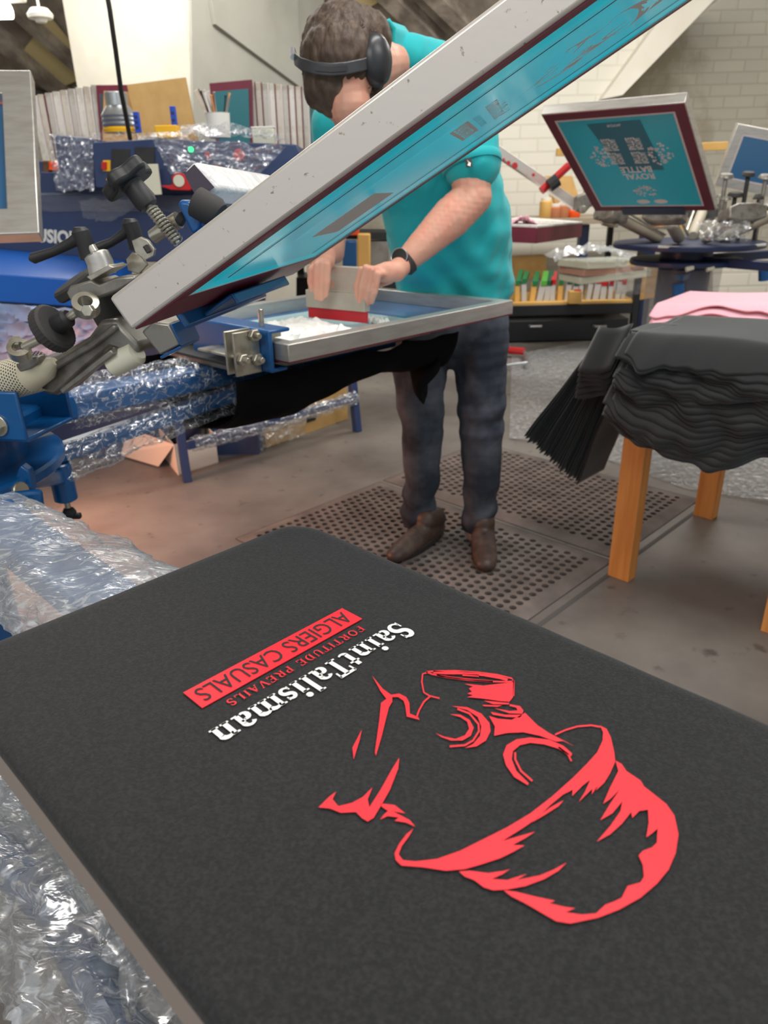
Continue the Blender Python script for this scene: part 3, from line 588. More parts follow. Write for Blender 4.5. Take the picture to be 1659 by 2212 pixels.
# black pad behind
a=MB(); plate(a,[(165,668),(290,598),(330,640),(240,700),(262,740),(215,716),(200,690)],.03,.03); a.build('inner_bracket',M_blackr,head,bevel=.003)
def rod(pts,r,name,m,offs=-.05,seg=14,par=head,**k):
    b=MB(); b.path([HP(x,y,offs) for x,y in pts],r,seg); return b.build(name,m,par,**k)
# turnbuckle with rod ends and knurled wheel
def eye(px,py,off,r,name='rod_end'):
    c_=HP(px,py,off); b=MB(); ax=(hl*-.55+hx*.35+V(0,0,.75)).normalized()
    M=along(c_-ax*.009,ax); n_=24; vs=[];fs=[]
    for k in range(n_):
        q=2*PI*k/n_
        for (rr,z) in ((r,.001),(r,.017),(r*.55,.018),(r*.55,0)): vs.append((rr*math.cos(q),rr*math.sin(q),z))
    for k in range(n_):
        for j in range(4): fs.append((k*4+j,((k+1)%n_)*4+j,((k+1)%n_)*4+(j+1)%4,k*4+(j+1)%4))
    b.add(vs,fs,M); return b.build(name,M_zinc,head)
eye(42,757,-.085,.0165); eye(186,660,-.085,.0185)
rod([(52,750),(88,733)],.0062,'threaded_rod',M_zinc,-.085); rod([(140,692),(175,668)],.0062,'threaded_rod',M_zinc,-.085)
w0,w1=HP(88,732,-.085),HP(140,694,-.085); ax=(w1-w0).normalized()
wm=MB(); cen=HP(112,711,-.085); M=along(cen-ax*.009,ax); n_=72; vs=[];prof=[(.0,0),(.031,0),(.0345,.003),(.0345,.017),(.031,.020),(.0,.020)]
prof=prof[1:-1]
for r_,z in prof:
    for j in range(n_): rr=r_+(.0007 if j%2 and 0<prof.index((r_,z))<3 else 0); vs.append((rr*math.cos(2*PI*j/n_),rr*math.sin(2*PI*j/n_),z))
fs=[(i*n_+j,i*n_+(j+1)%n_,(i+1)*n_+(j+1)%n_,(i+1)*n_+j) for i in range(3) for j in range(n_)]+[tuple(range(n_))[::-1],tuple(3*n_+j for j in range(n_))]
wm.add(vs,fs,M); wm.build('knurled_wheel',M_blackr,head,smooth=25)
MB().path([w0-ax*.002,w0+ax*.012,cen],[.008,.011,.012],16).build('wheel_boss',M_blackr,head)
MB().path([cen+ax*.008,cen+ax*.012,cen+ax*.033,cen+ax*.037],[.013,.0145,.0135,.010],18).build('sleeve_nut',M_blackp,head)
b=MB(); b.disc(HP(196,672,-.10),(hx*.2-hl+V(0,0,.2)),.0085,.014,6); b.build('hex_bolt',M_zinc,head); b=MB(); b.disc(HP(38,745,-.075),(-hl*.5+hx*.2+V(0,0,.85)),.010,.010,6); b.build('hex_bolt',M_zinc,head)
# big black flange wheel behind
b=MB(); b.disc(HP(172,628,.02),(hx*-.42+hl*-.30+V(0,0,.86)),.036,.018,40); b.build('black_disc',M_blackr,head)
# silver cylinder and the ratchet levers
def lever(px,py,tip,off,name):
    c_=HP(px,py,off); tp=HP(*tip,off-.01); 
    b=MB(); b.path([c_+V(-.002,0,.004)*0+ (V(0,0,-.022)),c_+V(0,0,.0),c_+V(-.004,0,.016),c_+V(-.004,0,.022)],[.0105,.012,.0125,.008],16)
    d_=(tp-c_); b.path([c_+V(-.004,0,.010),c_+d_*.25+V(0,0,.006),c_+d_*.6+V(0,0,.001),tp,tp+d_.normalized()*.006],[.0095,.0075,.0062,.0078,.003],12)
    return b.build(name,M_blackp,head)
lever(184,526,(72,558),-.04,'ratchet_lever'); lever(290,506,(212,536),.03,'ratchet_lever')
MB().path([HP(204,545,-.04),HP(196,532,-.04)],.007,12).build('lever_stud',M_zinc,head)
MB().path([HP(222,592,-.04),HP(216,566,-.04),HP(208,550,-.04),HP(206,546,-.04)],[.019,.0185,.018,.013],24).build('steel_collar',M_alu,head)
a=MB(); plate(a,[(186,598),(234,572),(246,578),(196,606)],-.055,.04); a.build('clamp_shim',M_zinc,head,bevel=.001)
a=MB(); plate(a,[(272,560),(284,545),(300,548),(318,572),(300,592),(276,585)],-.02,.006); a.build('rounded_plate',M_zinc,head,bevel=.001)
a=MB(); plate(a,[(284,520),(302,512),(318,518),(334,538),(332,552),(314,562),(292,546)],-.03,.006); a.build('slotted_plate',M_zinc,head,bevel=.001)
a=MB(); a.path([HP(313,531,-.036),HP(322,545,-.036)],.0038,8); a.build('slot',M_blackr,head)
# cross bolt and tube
MB().path([HP(330,512,.0),HP(372,482,.0),HP(386,475,.0)],[.010,.011,.012],16).build('cross_bolt',M_zinc,head)
MB().path([HP(386,474,.0),HP(396,480,.0)],[.012,.007],16).build('bolt_end',M_blackr,head)
# blue hinge cheek and the round black bumper
a=MB(); plate(a,[(380,438),(390,432),(408,434),(430,462),(436,478),(432,500),(414,508)],-.0,.03); a.build('blue_cheek',M_blue,head,bevel=.005)
MB().path([HP(408,462,-.02),HP(424,436,-.02),HP(466,460,-.02),HP(474,466,-.02)][1:],[.021,.021,.017],22).build('black_bumper',M_blackr,head)
# wrapped square tube with its end opening
def tubebox():
    A0=HP(412,395,.05); A1=HP(440,432,.05)
    dirv=(HP(590,372,.05)-HP(430,352,.05)); 
    front=[HP(x,y,.02) for x,y in ((420,345),(392,372),(430,442),(476,408))]
    dv=(HP(600,385,.30)-HP(440,358,.02))
    m=MB(); m.slab(front,dv); o=m.build('wrapped_tube',mat('white_film_wrap',(226,224,224),.35,bump=(30,.8,.01),coat=.2),head,bevel=.008)
    c_=sum(front,V(0,0,0))/4; m=MB(); m.slab([c_+(p-c_)*.78-hl*.003 for p in front],-dv.normalized()*.001); m.build('tube_opening',mat('dark_violet_end_cap',(70,58,74),.25,bump=(200,.3,.002),coat=.5),o,bevel=0)
tubebox()
# star knob with its threaded stem and spring
s0,s1=HP(386,524,-.02),HP(318,440,-.02); ax=(s1-s0).normalized()
MB().path([s0,s1],.0045,10).build('spring_stem',M_zinc,head)
sp=[];n_=11*14; xa=ax.cross(hl).normalized()
for i in range(n_+1):
    q=2*PI*i/14; sp.append(s0+(s1-s0)*(.02+.86*i/n_)+(xa*math.cos(q)+hl*math.sin(q))*.0078)
MB().path(sp,.0019,6).build('coil_spring',M_zinc,head)
MB().path([s1-ax*.004,s1+ax*.004,s1+ax*.028,s1+ax*.036],[.014,.0165,.015,.020],20).build('knob_collar',M_blackp,head)
b=MB(); kc=s1+ax*.040; M=along(kc-ax*.009,ax); pr=[]
for j in range(60):
    q=2*PI*j/60; pr.append(((.034+.0055*math.cos(5*q))*math.cos(q),(.034+.0055*math.cos(5*q))*math.sin(q)))
b.prism(pr,.020,M); b.build('star_knob',M_blackp,head,bevel=.005)
# blue clamp on the low end of the screen: top bar and under lip
b=MB(); b.box((.29,.03,.0505),(.30,.085,.012),MS); b.box((.29,-.012,.02),(.30,.010,.075),MS); b.build('screen_clamp_bar',M_blue,head,bevel=.004)
b=MB(); b.box((.30,.020,-.010),(.22,.05,.006),MS); b.box((.30,.046,-.016),(.22,.005,.016),MS); b.build('lower_lip',M_blue,head,bevel=.004)
# block and roller below the screen
b=MB(); plate(b,[(305,717),(345,768),(389,745),(365,700),(330,695)],-.02,.06); b.build('stop_block',M_cast,head,bevel=.003)
b=MB(); plate(b,[(345,770),(389,747),(392,752),(347,776)],-.02,.064); plate(b,[(366,700),(371,700),(393,748),(388,746)],-.02,.064); b.build('stop_block_rim',M_blue,head,bevel=.001)
MB().path([HP(250,748,-.03),HP(258,765,-.03)],.006,10).build('roller_stud',M_zinc,head)
MB().path([HP(241,790,-.03),HP(244,788,-.03),HP(296,762,-.03),HP(299,759,-.03)],[.015,.019,.018,.013],22).build('nylon_roller',M_cream,head)
# perforated spring cover
pc0,pc1=HP(-70,845,-.03),HP(92,800,-.03); axx=(pc1-pc0).normalized(); m=MB(); M=along(pc0,axx); Lc=(pc1-pc0).length; nr=34; na=36; rr=.031
for i in range(nr):
    for j in range(na):
        z0=Lc*i/nr; z1=Lc*(i+1)/nr; q0=2*PI*(j+(.5 if i%2 else 0))/na; q1=q0+2*PI/na
        if True:
            qm=(q0+q1)/2; zm=(z0+z1)/2
            ou=[(q0,z0),(qm,z0),(q1,z0),(q1,zm),(q1,z1),(qm,z1),(q0,z1),(q0,zm)]; inn=[(qm+(a_-qm)*.52,zm+(b_-zm)*.52) for a_,b_ in ou]
            vs=[(rr*math.cos(a_),rr*math.sin(a_),b_) for a_,b_ in ou+inn]; m.add(vs,[(k,(k+1)%8,8+(k+1)%8,8+k) for k in range(8)],M)
m.build('perforated_spring_cover',mat('cream_sleeve',(206,200,176),.5),head)
MB().path([pc0,pc1],.024,16).build('gas_spring',M_blackr,head)
MB().path([HP(62,815,-.05),HP(100,796,-.05),HP(118,780,-.05)],[.024,.018,.007],14).build('spring_end_cap',mat('cast_end_cap',(190,184,160),.5),head)
# =============== NEAR PLATEN AND THE PRINTED SHIRT ===============
UV=az(45); EV=az(-45)
def W(u,e,z): return UV*u+EV*e+V(0,0,z)
P_U0,P_U1,P_E0,P_E1=.088,.447,-.578,.30
def rrect(x0,y0,x1,y1,r,n=6):
    pts=[]
    for cx_,cy_,a0 in ((x1-r,y1-r,0),(x0+r,y1-r,90),(x0+r,y0+r,180),(x1-r,y0+r,270)):
        for k in range(n+1): q=math.radians(a0+90*k/n); pts.append((cx_+r*math.cos(q),cy_+r*math.sin(q)))
    return pts
MN=basis(V(0,0,0),UV,EV,V(0,0,-1)); 
t=NEAR=PRESS
m=MB(); pr=rrect(P_U0-.004,P_E0,P_U1,P_E1,.03); m.slab([W(a,b,.824) for a,b in pr],(0,0,.041)); m.build('near_platen',mat('grey_platen_board',(150,138,130),.7),PRESS,bevel=.002)
# shirt: a closed sleeve of jersey pulled over the platen, with corners and hem that sag
def shirt_pt(u,v):
    # u across 0..1, v along 0..1 ; profile wraps the two long sides and the far end
    e=-.60+v*1.0
    s=(u-.5)*2; hw=(P_U1-P_U0)/2+.006; cu=(P_U0+P_U1)/2
    L=hw+.10; d=abs(s)*L
    r=.012
    zt=ZP
    # far end rounding
    fe=max(0.0,(-.575-e)/.03); 
    corner=max(0.0,(-.54-e))/.05
    hwl=hw-.030*min(1,corner)**2
    if d<hwl-r: x=d; z=zt
    elif d<hwl+r*.57: q=(d-(hwl-r))/r; q=min(q,PI/2); x=hwl-r+r*math.sin(q); z=zt-r+r*math.cos(q)
    else:
        k=(d-(hwl+r*.57)); inward=.12*k if s<0 else .05*k; x=hwl-inward; z=zt-r-k
        if s<0: z=zt-r-k*.10; x=hwl-k*.9   # tucked flat under on the near side
    z-=.020*min(1,fe)**1.5
    z+=.0012*noise.noise(V(s*3,e*14,2))*(1 if d>hwl-.03 else .2)
    # collar end slumps off the board
    kk=max(0.0,e-.02+ .9*max(0,(s*.5+.5)-.62)*.35); z-=min(.16,1.1*kk*kk*3)
    x=math.copysign(x,s)
    return W(cu+x,e,z)
m=MB(); m.grid(shirt_pt,90,140); tee=m.build('black_tshirt',M_tee,smooth=80)
tag(tee,'black t-shirt stretched over the near platen, printed in red and white','t-shirt')
def fl(u,e): return W(u,e,ZP+.0016)
def fl2(u,e): return W(u,e,ZP+.0021)
def upface(o): face_up(o,V(0,0,1)); return o
a=MB(); art_polys(a,fl); o=a.build('red_portrait_print',M_red,tee,smooth=0); tri(o); upface(o)
a=MB(); a.slab([fl(.352,-.406),fl(.352,-.381),fl(.196,-.381),fl(.196,-.406)],(0,0,-.0006)); bar_=a.build('red_bar_print',M_red,tee,smooth=0)
a=MB(); bx_text(a,fl2); upface(a.build('bar_lettering',M_tee2,bar_,smooth=0))
a=MB(); fort(a,fl); upface(a.build('red_lettering',M_red,tee,smooth=0))
a=MB(); saint(a,fl); upface(a.build('white_lettering',M_white,tee,smooth=0))
# =============== FILM WRAPPED PARTS ===============
def wrap(name,pts,r,seed,amp,m,seg=40,nl=80,flat=1.0,taper=None,par=None):
    pts=[V(p) for p in pts]; mb=MB(); rows=[]
    cum=[0]
    for i in range(1,len(pts)): cum.append(cum[-1]+(pts[i]-pts[i-1]).length)
    for j in range(nl):
        d=cum[-1]*j/(nl-1); i=max(k for k in range(len(pts)-1) if cum[k]<=d+1e-9); f_=(d-cum[i])/(cum[i+1]-cum[i]); p=pts[i].lerp(pts[i+1],f_); tdir=(pts[i+1]-pts[i]).normalized()
        sd_=tdir.cross(V(0,0,1)).normalized(); u_=sd_.cross(tdir); rr=r[0]+(r[-1]-r[0])*j/(nl-1) if isinstance(r,(list,tuple)) else r
        row=[]
        for k in range(seg):
            q=2*PI*k/seg; n_=noise.noise(V(math.cos(q)*2.2,math.sin(q)*2.2,d*16+seed)); n2=1-abs(noise.noise(V(math.cos(q)*5+seed,math.sin(q)*5,d*45)))*2
            k_=rr*(1+amp*n_+amp*.4*n2); row.append(p+sd_*math.cos(q)*k_+u_*math.sin(q)*k_*flat)
        rows+=row
    mb.add(rows,[(j*seg+k,j*seg+(k+1)%seg,(j+1)*seg+(k+1)%seg,(j+1)*seg+k) for j in range(nl-1) for k in range(seg)])
    return mb.build(name,m,par,smooth=60)
o=wrap('film_sleeve',[T(.30,45,.812),T(.62,45,.812),T(.98,45,.800)],[.047,.044],3,.30,M_film,nl=110); tag(o,'clear crinkled film wound round the blue arm under the flat lower screen','plastic film')
o=wrap('film_sleeve',[T(.26,45,.70,-.03),T(.5,45,.735,-.03),T(.9,45,.775,-.03)],[.033,.028],13,.35,M_film,nl=90); tag(o,'clear film wound round the lower blue brace of the press arm','plastic film')
o=wrap('film_sleeve',[T(.40,-45,.775),T(.6,-45,.78),T(.86,-45,.785)],[.066,.090],8,.20,M_filmA,nl=110,flat=.55); tag(o,'thick crumpled film round the blue arm at the left edge, below the printed shirt','plastic film')
# wrapped tube and knotted bag under the near platen
BP=V(-.55,.58,.66)
a0=D(-120,1760,.55); a1=D(180,2060,.34); a2=D(330,2330,.23)
a0,a1,a2=G(-150,1700,.60),G(120,1960,.60),G(330,2330,.60)
t=thing('wrapped_support_tube','blue tube wrapped in knotted crumpled film at the bottom left, below the platen','wrapped tube',a0)
MB().path([a0,a1,a2],.020,20).build('tube',M_blue,t)
wrap('film_bag',[a0,a1,a2],[.055,.05],21,.42,M_filmC,nl=100,par=t)
kn=G(272,2080,.66); m=MB(); m.path([kn+V(-.012,.012,0),kn,kn+V(.006,-.012,-.002),kn+V(.012,-.035,-.01)],[.012,.005,.008,.004],14); m.build('knot',M_film2,t)
m=MB()
c0_,c1_=G(-60,1700,.655),G(300,2110,.655); e0_,e1_=G(20,1640,.74),G(520,2260,.74)
def veil(u,v):
    p=(c0_.lerp(c1_,u)).lerp(e0_.lerp(e1_,u),v); return p+V(0,0,.012*noise.noise(V(u*14+v*5,v*4,1))-.015*math.sin(PI*v))
m.grid(veil,70,30); m.build('film_flap',film('thin_grey_film',.42,34,(1,.35,1),45,(134,144,152),mx=.7),t,smooth=60)
m=MB(); tl=[G(x,y,.60) for x,y in ((160,1985),(100,2010),(40,2040),(15,2052))]
m.path(tl,[.03,.022,.012,.003],12,flat=.5); m.build('film_tail',M_film2,t)
# =============== BLACK SHIRT ON THE LOWER PLATEN ===============
# sleeve hanging below the lower platen
def hang(u,v):
    r=.58+.74*u; q=PI*v; dep=.135+.02*math.sin(u*7)-.02*u
    lat=-.205*math.cos(q); z=.838-dep*math.sin(q)**.7; lat+=.012*noise.noise(V(u*7,v*5,0)); z+=.010*noise.noise(V(u*9,v*6,4))
    return T(r,45,z,lat)
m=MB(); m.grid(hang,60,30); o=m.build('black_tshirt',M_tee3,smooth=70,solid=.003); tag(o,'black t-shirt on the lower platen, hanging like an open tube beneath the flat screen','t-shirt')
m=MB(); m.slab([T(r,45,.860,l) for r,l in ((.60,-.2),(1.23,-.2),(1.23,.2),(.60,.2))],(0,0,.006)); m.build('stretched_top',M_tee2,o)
m=MB()
def tail(u,v): 
    p=T(1.24+.08*u,45,.80-.15*v,-.17+.14*u); return p+V(.03*math.sin(v*5+u*4),-.02*math.sin(u*9),.02*math.sin(u*14)*v)
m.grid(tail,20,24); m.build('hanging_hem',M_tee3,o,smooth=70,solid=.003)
# =============== BLUE STAND AND THE BOXES BELOW ===============
bs=thing('steel_stand','navy blue steel stand with slanting legs above the cardboard boxes','stand',G(405,1040))
def lg(a,b): 
    A=G(*a); B=D(*b); return beam(MB(),A,B,.035,.035)
f0,f1=G(405,1040),G(772,932)
for f_,top in ((f0,(378,862)),(f1,(762,835))):
    B=D(*top,f_.y+.02); d=(B-f_); beam(MB(),f_,f_+d*1.25,.038,.038).build('leg',M_navy,bs,bevel=.002)
beam(MB(),f0+V(.02,0,.17),f1+V(0,0,.19),.03,.03).build('rail',M_navy,bs)
m=wrap('rail_film',[f0+V(.04,.02,.17),(f0+f1)/2+V(0,0,.165),f1+V(0,0,.19)],.028,31,.55,M_film2,par=bs)
def openbox():
    k_=V(-.16,.30,0)
    base=[G(385,1027),G(472,1000),G(472,1000)+k_,G(385,1027)+k_]
    t=thing('open_carton','small open white carton with its flap out, holding black cables, under the blue arm','carton',base[0])
    H=.15; m=MB()
    for i in range(4): a,b=base[i],base[(i+1)%4]; nn=(b-a).cross(V(0,0,1)).normalized()*-.004; m.slab([a,b,b+V(0,0,H),a+V(0,0,H)],nn)
    m.slab(base,(0,0,.004)); m.build('tray',M_cardw,t,smooth=0)
    a,b=base[0]+V(0,0,H),base[3]+V(0,0,H); out=(a-b).cross(V(0,0,1)).normalized()
    if out.x>0: out=-out
    MB().slab([a,D(288,930,3.42),G(252,985)+V(0,0,.01),G(343,1012)+V(0,0,.01)],(0,0,.004)).build('flap',M_cardw,t,smooth=0)
    c=sum(base,V(0,0,0))/4
    for k in range(4):
        cc=single(MB().path([c+V(R.uniform(-.09,.09),R.uniform(-.09,.09),.10+.03*math.sin(q*2+k)+.02*k) if False else c+V(.09*math.cos(q*.9+k),.08*math.sin(q*.7+k*2),.12+.05*math.sin(q+k)) for q in [j*.5 for j in range(14)]],.012,8),'coiled_cable',M_cable,'black cable coiled inside the small open white carton','cable',group='cables in the open carton')
openbox()
def carton():
    a=G(575,968)+V(0,0,0); b=G(752,905); t=thing('cardboard_carton','large brown cardboard carton with black print and green sticker behind the blue stand','carton',a)
    d=(b-a); n_=V(-d.y,d.x,0).normalized()*.42; H=V(0,0,.36); m=MB(); m.slab([a,b,b+n_,a+n_],H); m.build('box_body',M_card,t,bevel=.002)
    dn=d.normalized(); fn=-n_.normalized()*.002
    def q(x,z,wd,h,name,mm): MB().slab([a+dn*x+V(0,0,z),a+dn*(x+wd)+V(0,0,z),a+dn*(x+wd)+V(0,0,z+h),a+dn*x+V(0,0,z+h)],fn).build(name,mm,t,smooth=0)
    q(.02,.20,.10,.04,'green_sticker',mat('green_sticker',(96,176,60),.5)); q(.16,.0,.03,.36,'packing_tape',mat('packing_tape',(206,172,112),.3))
    q(.30,.06,.07,.03,'black_print',M_blackp)
    for x,z,w_,h_ in ((.13,.14,.03,.03),(.19,.145,.03,.03),(.25,.15,.03,.03),(.31,.155,.03,.03)): q(x,z,w_,h_*.7,'printed_mark',M_blackp)
    MB().slab([a+H+dn*.0,a+H+n_,a+H+n_*.9-dn*.22+V(0,0,-.07),a+H-dn*.22+V(0,0,-.09)],(0,0,.004)).build('flap',M_card,t,smooth=0)
carton()
m=MB(); m.grid(lambda u,v:V(-.66+.25*u,3.45+.25*u+.1*v,.012+.30*v+.03*noise.noise(V(u*9,v*9,0)))+V(.05*noise.noise(V(u*6,v*6,7)),0,0),24,24); single(m,'plastic_bag',M_film2,'clear crumpled bag hanging between the small carton and the large carton','plastic bag')
# cables on floor
single(MB().path([G(140,1020),G(190,1017),G(240,1000),G(300,960),G(330,900)],.006,8),'floor_cable',M_cable,'thin dark cable curving over the floor below the press arm','cable')
single(MB().path([G(170,965)+V(0,0,.02),G(220,972)+V(0,0,.02),G(262,972)+V(0,0,.02),G(300,965)+V(0,0,.02)],.010,8),'floor_hose',mat('pale_hose',(220,190,170),.5),'pale hose on the floor left of the small open carton','hose')
# =============== FLASH DRYER / CONVEYOR MACHINE BEHIND ===============
def fbox(x0,y0,x1,y1,yd,dep,lean=0):
    q=[D(x0,y0,yd),D(x1,y0,yd),D(x1,y1,yd),D(x0,y1,yd)]; return MB().slab(q,(0,dep,0))
YD=3.3
mc=thing('conveyor_dryer','large navy blue conveyor dryer draped in clear film, with white lettering on its side','dryer',V(D(350,500,YD).x,YD,0))
fbox(-60,420,655,566,YD,.9).build('body',M_navy,mc,bevel=.006)
m=MB(); m.slab([D(-60,535,3.25),D(262,566,3.25),D(262,610,3.1),D(-60,590,3.1)],(0,.15,-.0)); m.build('upper_ledge',M_bluef,mc,bevel=.003)
m=MB(); m.slab([D(-60,590,3.08),D(262,612,3.08),D(190,664,3.02),D(-60,648,3.02)],(0,.12,0)); m.build('lower_ledge',M_bluef,mc,bevel=.003)
m=MB(); m.slab([V(-1.75,3.45,0),V(-.62,3.45,0),V(-.62,4.1,0),V(-1.75,4.1,0)],(0,0,.80)); m.build('lower_cabinet',mat('greyer_navy_cabinet',(48,62,98),.5),mc)  # even navy, slightly greyer than the body
m=MB()
def ft(x,y): return D(66+106*x,522-30*y+8*x,YD-.004)
put_text(m,'FUSION',ft,.045); m.build('lettering',M_wht,mc,smooth=0)
m=MB()
for k in range(9): m.slab([D(128+5*k,y,YD-.004) for y in (546,546)]+[D(131+5*k,y,YD-.004) for y in (553,553)],(0,.001,0))
m=MB(); put_text(m,'ADELCO' if False else 'FUSION',lambda x,y:D(128+42*x,554-9*y,YD-.004),.02); m.build('small_lettering',M_wht,mc,smooth=0) if False else None
fbox(86,372,640,424,YD+.02,.85).build('top_plate',M_navy,mc,bevel=.004)
# control box
cb=MB(); cb.slab([D(118,292,YD-.03),D(204,300,YD-.05),D(206,404,YD-.05),D(130,412,YD-.03)],(0,.4,0)); cb.build('side_cabinet',M_navy,mc,bevel=.004)
cb=MB(); cb.slab([D(197,308,YD-.09),D(330,300,YD-.09),D(392,372,YD-.09),D(400,408,YD-.09),D(206,406,YD-.09)],(0,.4,0)); cb.build('control_cabinet',M_navy,mc,bevel=.004)
cb=MB(); cb.slab([D(330,300,YD-.07),D(640,312,YD-.0),D(652,345,YD),D(600,392,YD),D(396,398,YD-.07)],(0,.5,0)); cb.build('rear_cabinet',M_navy,mc,bevel=.004)
y_=YD-.096
def pnl(x0,y0,x1,y1,name,mm,yy=y_,dep=.01,par=None,bev=.001): return fbox(x0,y0,x1,y1,yy,dep).build(name,mm,par or mc,bevel=bev)
pnl(241,322,280,390,'dark_panel',M_blackp); pnl(291,318,334,364,'dark_panel',M_blackp)
o=pnl(222,346,238,370,'switch_plate',M_yellow); pnl(219,350,229,366,'rotary_switch',M_redp,y_-.012,.012,o)
pnl(281,342,297,370,'yellow_label',M_yellow); m=MB(); m.slab([D(229,389,y_),D(239,389,y_),D(234,374,y_)],(0,.004,0)); m.build('warning_triangle',M_yellow,mc,smooth=0)
m=MB(); m.disc(D(413,323,YD-.10),(0,-1,0),.010,.01,16); m.build('green_lamp',M_led,mc)
m=MB(); m.disc(D(517,338,YD-.08),(.1,-1,.3),.022,.02,18); m.build('red_button',M_redp,mc); m=MB(); m.disc(D(450,338,YD-.09),(.1,-1,.3),.012,.02,18); m.build('red_button',M_redp,mc)
def drape(name,pts,nu,nv,amp,seed,m_,par,push=.03):
    A,B,Cc,Dd=pts; mb=MB()
    def fn(u,v):
        p=(A.lerp(B,u)).lerp(Dd.lerp(Cc,u),v); k=noise.noise(V(u*7,v*7,seed))+.5*noise.noise(V(u*17,v*15,seed)); return p+V(amp*.4*k,-push-amp*abs(k),amp*.5*k)
    mb.grid(fn,nu,nv); return mb.build(name,m_,par,smooth=60)
q=lambda L,y: [D(a,b,y) for a,b in L]
drape('film_cover',q([(112,288),(206,296),(210,410),(128,414)],YD-.06),30,30,.02,1,M_filmB,mc)
drape('film_cover',q([(330,296),(620,318),(560,380),(370,372)],YD-.10),50,24,.03,4,M_filmB,mc)
drape('film_cover',q([(86,416),(640,424),(560,458),(86,456)],YD-.0),60,20,.012,6,M_film3,mc,.01)
drape('film_cover',q([(180,430),(330,430),(250,478),(190,470)],YD-.01),40,24,.02,9,M_film3,mc,.05)
drape('film_cover',q([(200,286),(330,286),(400,306),(200,312)],YD-.05),30,10,.015,9,M_film,mc,.02)
def bump_film():
    m=MB(); c_=D(465,300,YD+.1)
    m.grid(lambda u,v:c_+V((u-.5)*.55,(v-.5)*.4,.05*math.sin(PI*u)*math.sin(PI*v)+.03*noise.noise(V(u*8,v*8,2))),40,24); m.build('film_heap',M_film,mc,smooth=60)
bump_film()
drape('film_sheet',q([(-60,648),(250,672),(200,760),(-60,780)],2.9),40,24,.04,12,mat('pale_blue_sheet',(150,172,212),.6,bump=(8,.3,.02)),mc)
# things on the dryer
def onbox(px,py,yd): return D(px,py,yd)
def spool():
    c_=D(262,286,YD+.08); t=thing('metal_reel','stack of shiny metal rings on a yellow base, on top of the blue dryer','reel',c_)
    MB().lathe([(.068,0),(.07,.012),(.066,.02)],Matrix.Translation(c_+V(0,0,-.002))).build('yellow_base',M_yellow,t)
    MB().lathe([(.066,.02),(.070,.028),(.066,.036),(.070,.044),(.066,.052),(.070,.060),(.066,.068),(.050,.09),(.044,.096),(.044,.14),(.040,.145)],Matrix.Translation(c_)).build('ring_stack',M_tin,t)
spool()
c_=D(365,299,YD-.02); t=thing('tape_carton','small orange-yellow box lying on the blue dryer below the cardboard sheet','box',c_); MB().box(c_+V(0,0,.022),(.088,.06,.046)).build('box_body',M_yellow,t,bevel=.003); MB().box(c_+V(0,0,.047),(.03,.05,.003)).build('top_slot',mat('ochre_card',(214,150,20),.6),t)
for (px,py,lab,h_) in ((300,287,'short blue plastic rack standing beside the metal rings',.075),(380,290,'tall blue plastic rack with holes standing behind the orange-yellow box',.10)):
    c_=D(px,py,YD+.03); t=thing('plastic_rack',lab,'rack',c_,group='blue racks on the dryer'); MB().box(c_+V(0,0,h_/2),(.022,.02,h_)).build('rail',mat('royal_blue_plastic',(30,74,190),.4),t,bevel=.002)
    for k in range(3): MB().box(c_+V(0,-.011,h_*(.25+.25*k)),(.01,.002,.01)).build('slot',M_navy2,t)
c_=D(475,298,YD+.12); t=thing('brush_pot','white pot full of brushes and knives on the far end of the blue dryer','pot',c_)
MB().lathe([(.045,0),(.05,.09),(.052,.092),(.048,.09),(.043,.01)],Matrix.Translation(c_)).build('pot',M_wht,t)
for k in range(7):
    q0=R.uniform(0,6.28); b0=c_+V(.02*math.cos(q0),.02*math.sin(q0),.03); tp=b0+V(.035*math.cos(q0),.03*math.sin(q0),.10+R.random()*.035)
    o=tag(MB().path([b0,tp,tp+(tp-b0).normalized()*.012],[.003,.0035,.006],8).build('brush',[M_blackp,M_wood,M_tin,M_wht][k%4]),'one of the brushes and knives standing in the white pot','brush','brushes in the white pot')
c_=D(572,315,YD+.1); t=thing('plastic_tub','pale cream plastic tub on the blue dryer left of the man\'s shirt','tub',c_); MB().box(c_+V(0,0,.03),(.09,.06,.07)).build('tub',M_cream,t,bevel=.004); MB().box(c_+V(0,0,.067),(.094,.064,.006)).build('lid',M_wht,t,bevel=.002)
c_=D(322,412,YD-.14); t=thing('cream_card','upright cream card on the ledge behind the black star knob','card',c_); MB().box(c_+V(0,0,.04),(.098,.012,.11)).build('card',M_cream,t,bevel=.001); MB().box(c_+V(0,.012,-.01),(.06,.03,.012)).build('stand',M_wht,t)
c_=D(385,410,YD-.14); t=thing('tape_dispenser','red tape dispenser on the blue dryer, left of the wrapped tube','tape dispenser',c_)
m=MB(); pr=[(-.065,.018),(-.062,.012),(-.03,0),(.045,-.004),(.052,.0),(.05,.03),(.03,.058),(.0,.062),(-.02,.05),(-.02,.02),(-.035,.016)]; m.slab([c_+V(x,0,z) for x,z in pr],(0,.03,0)); m.build('body',M_redp,t,bevel=.003)
m=MB(); m.disc(c_+V(.008,-.002,.032),(0,-1,0),.022,.004,24); m.build('tape_roll',M_cream,t)
# hanging black cable
single(MB().path([D(228,-30,2.9),D(237,20,2.9),D(250,110,2.95),D(262,200,3.0),D(272,250,3.05),D(281,300,3.12)],.0085,10),'hanging_cable',M_cable,'black cable hanging from the roof down to the blue control cabinet','cable')
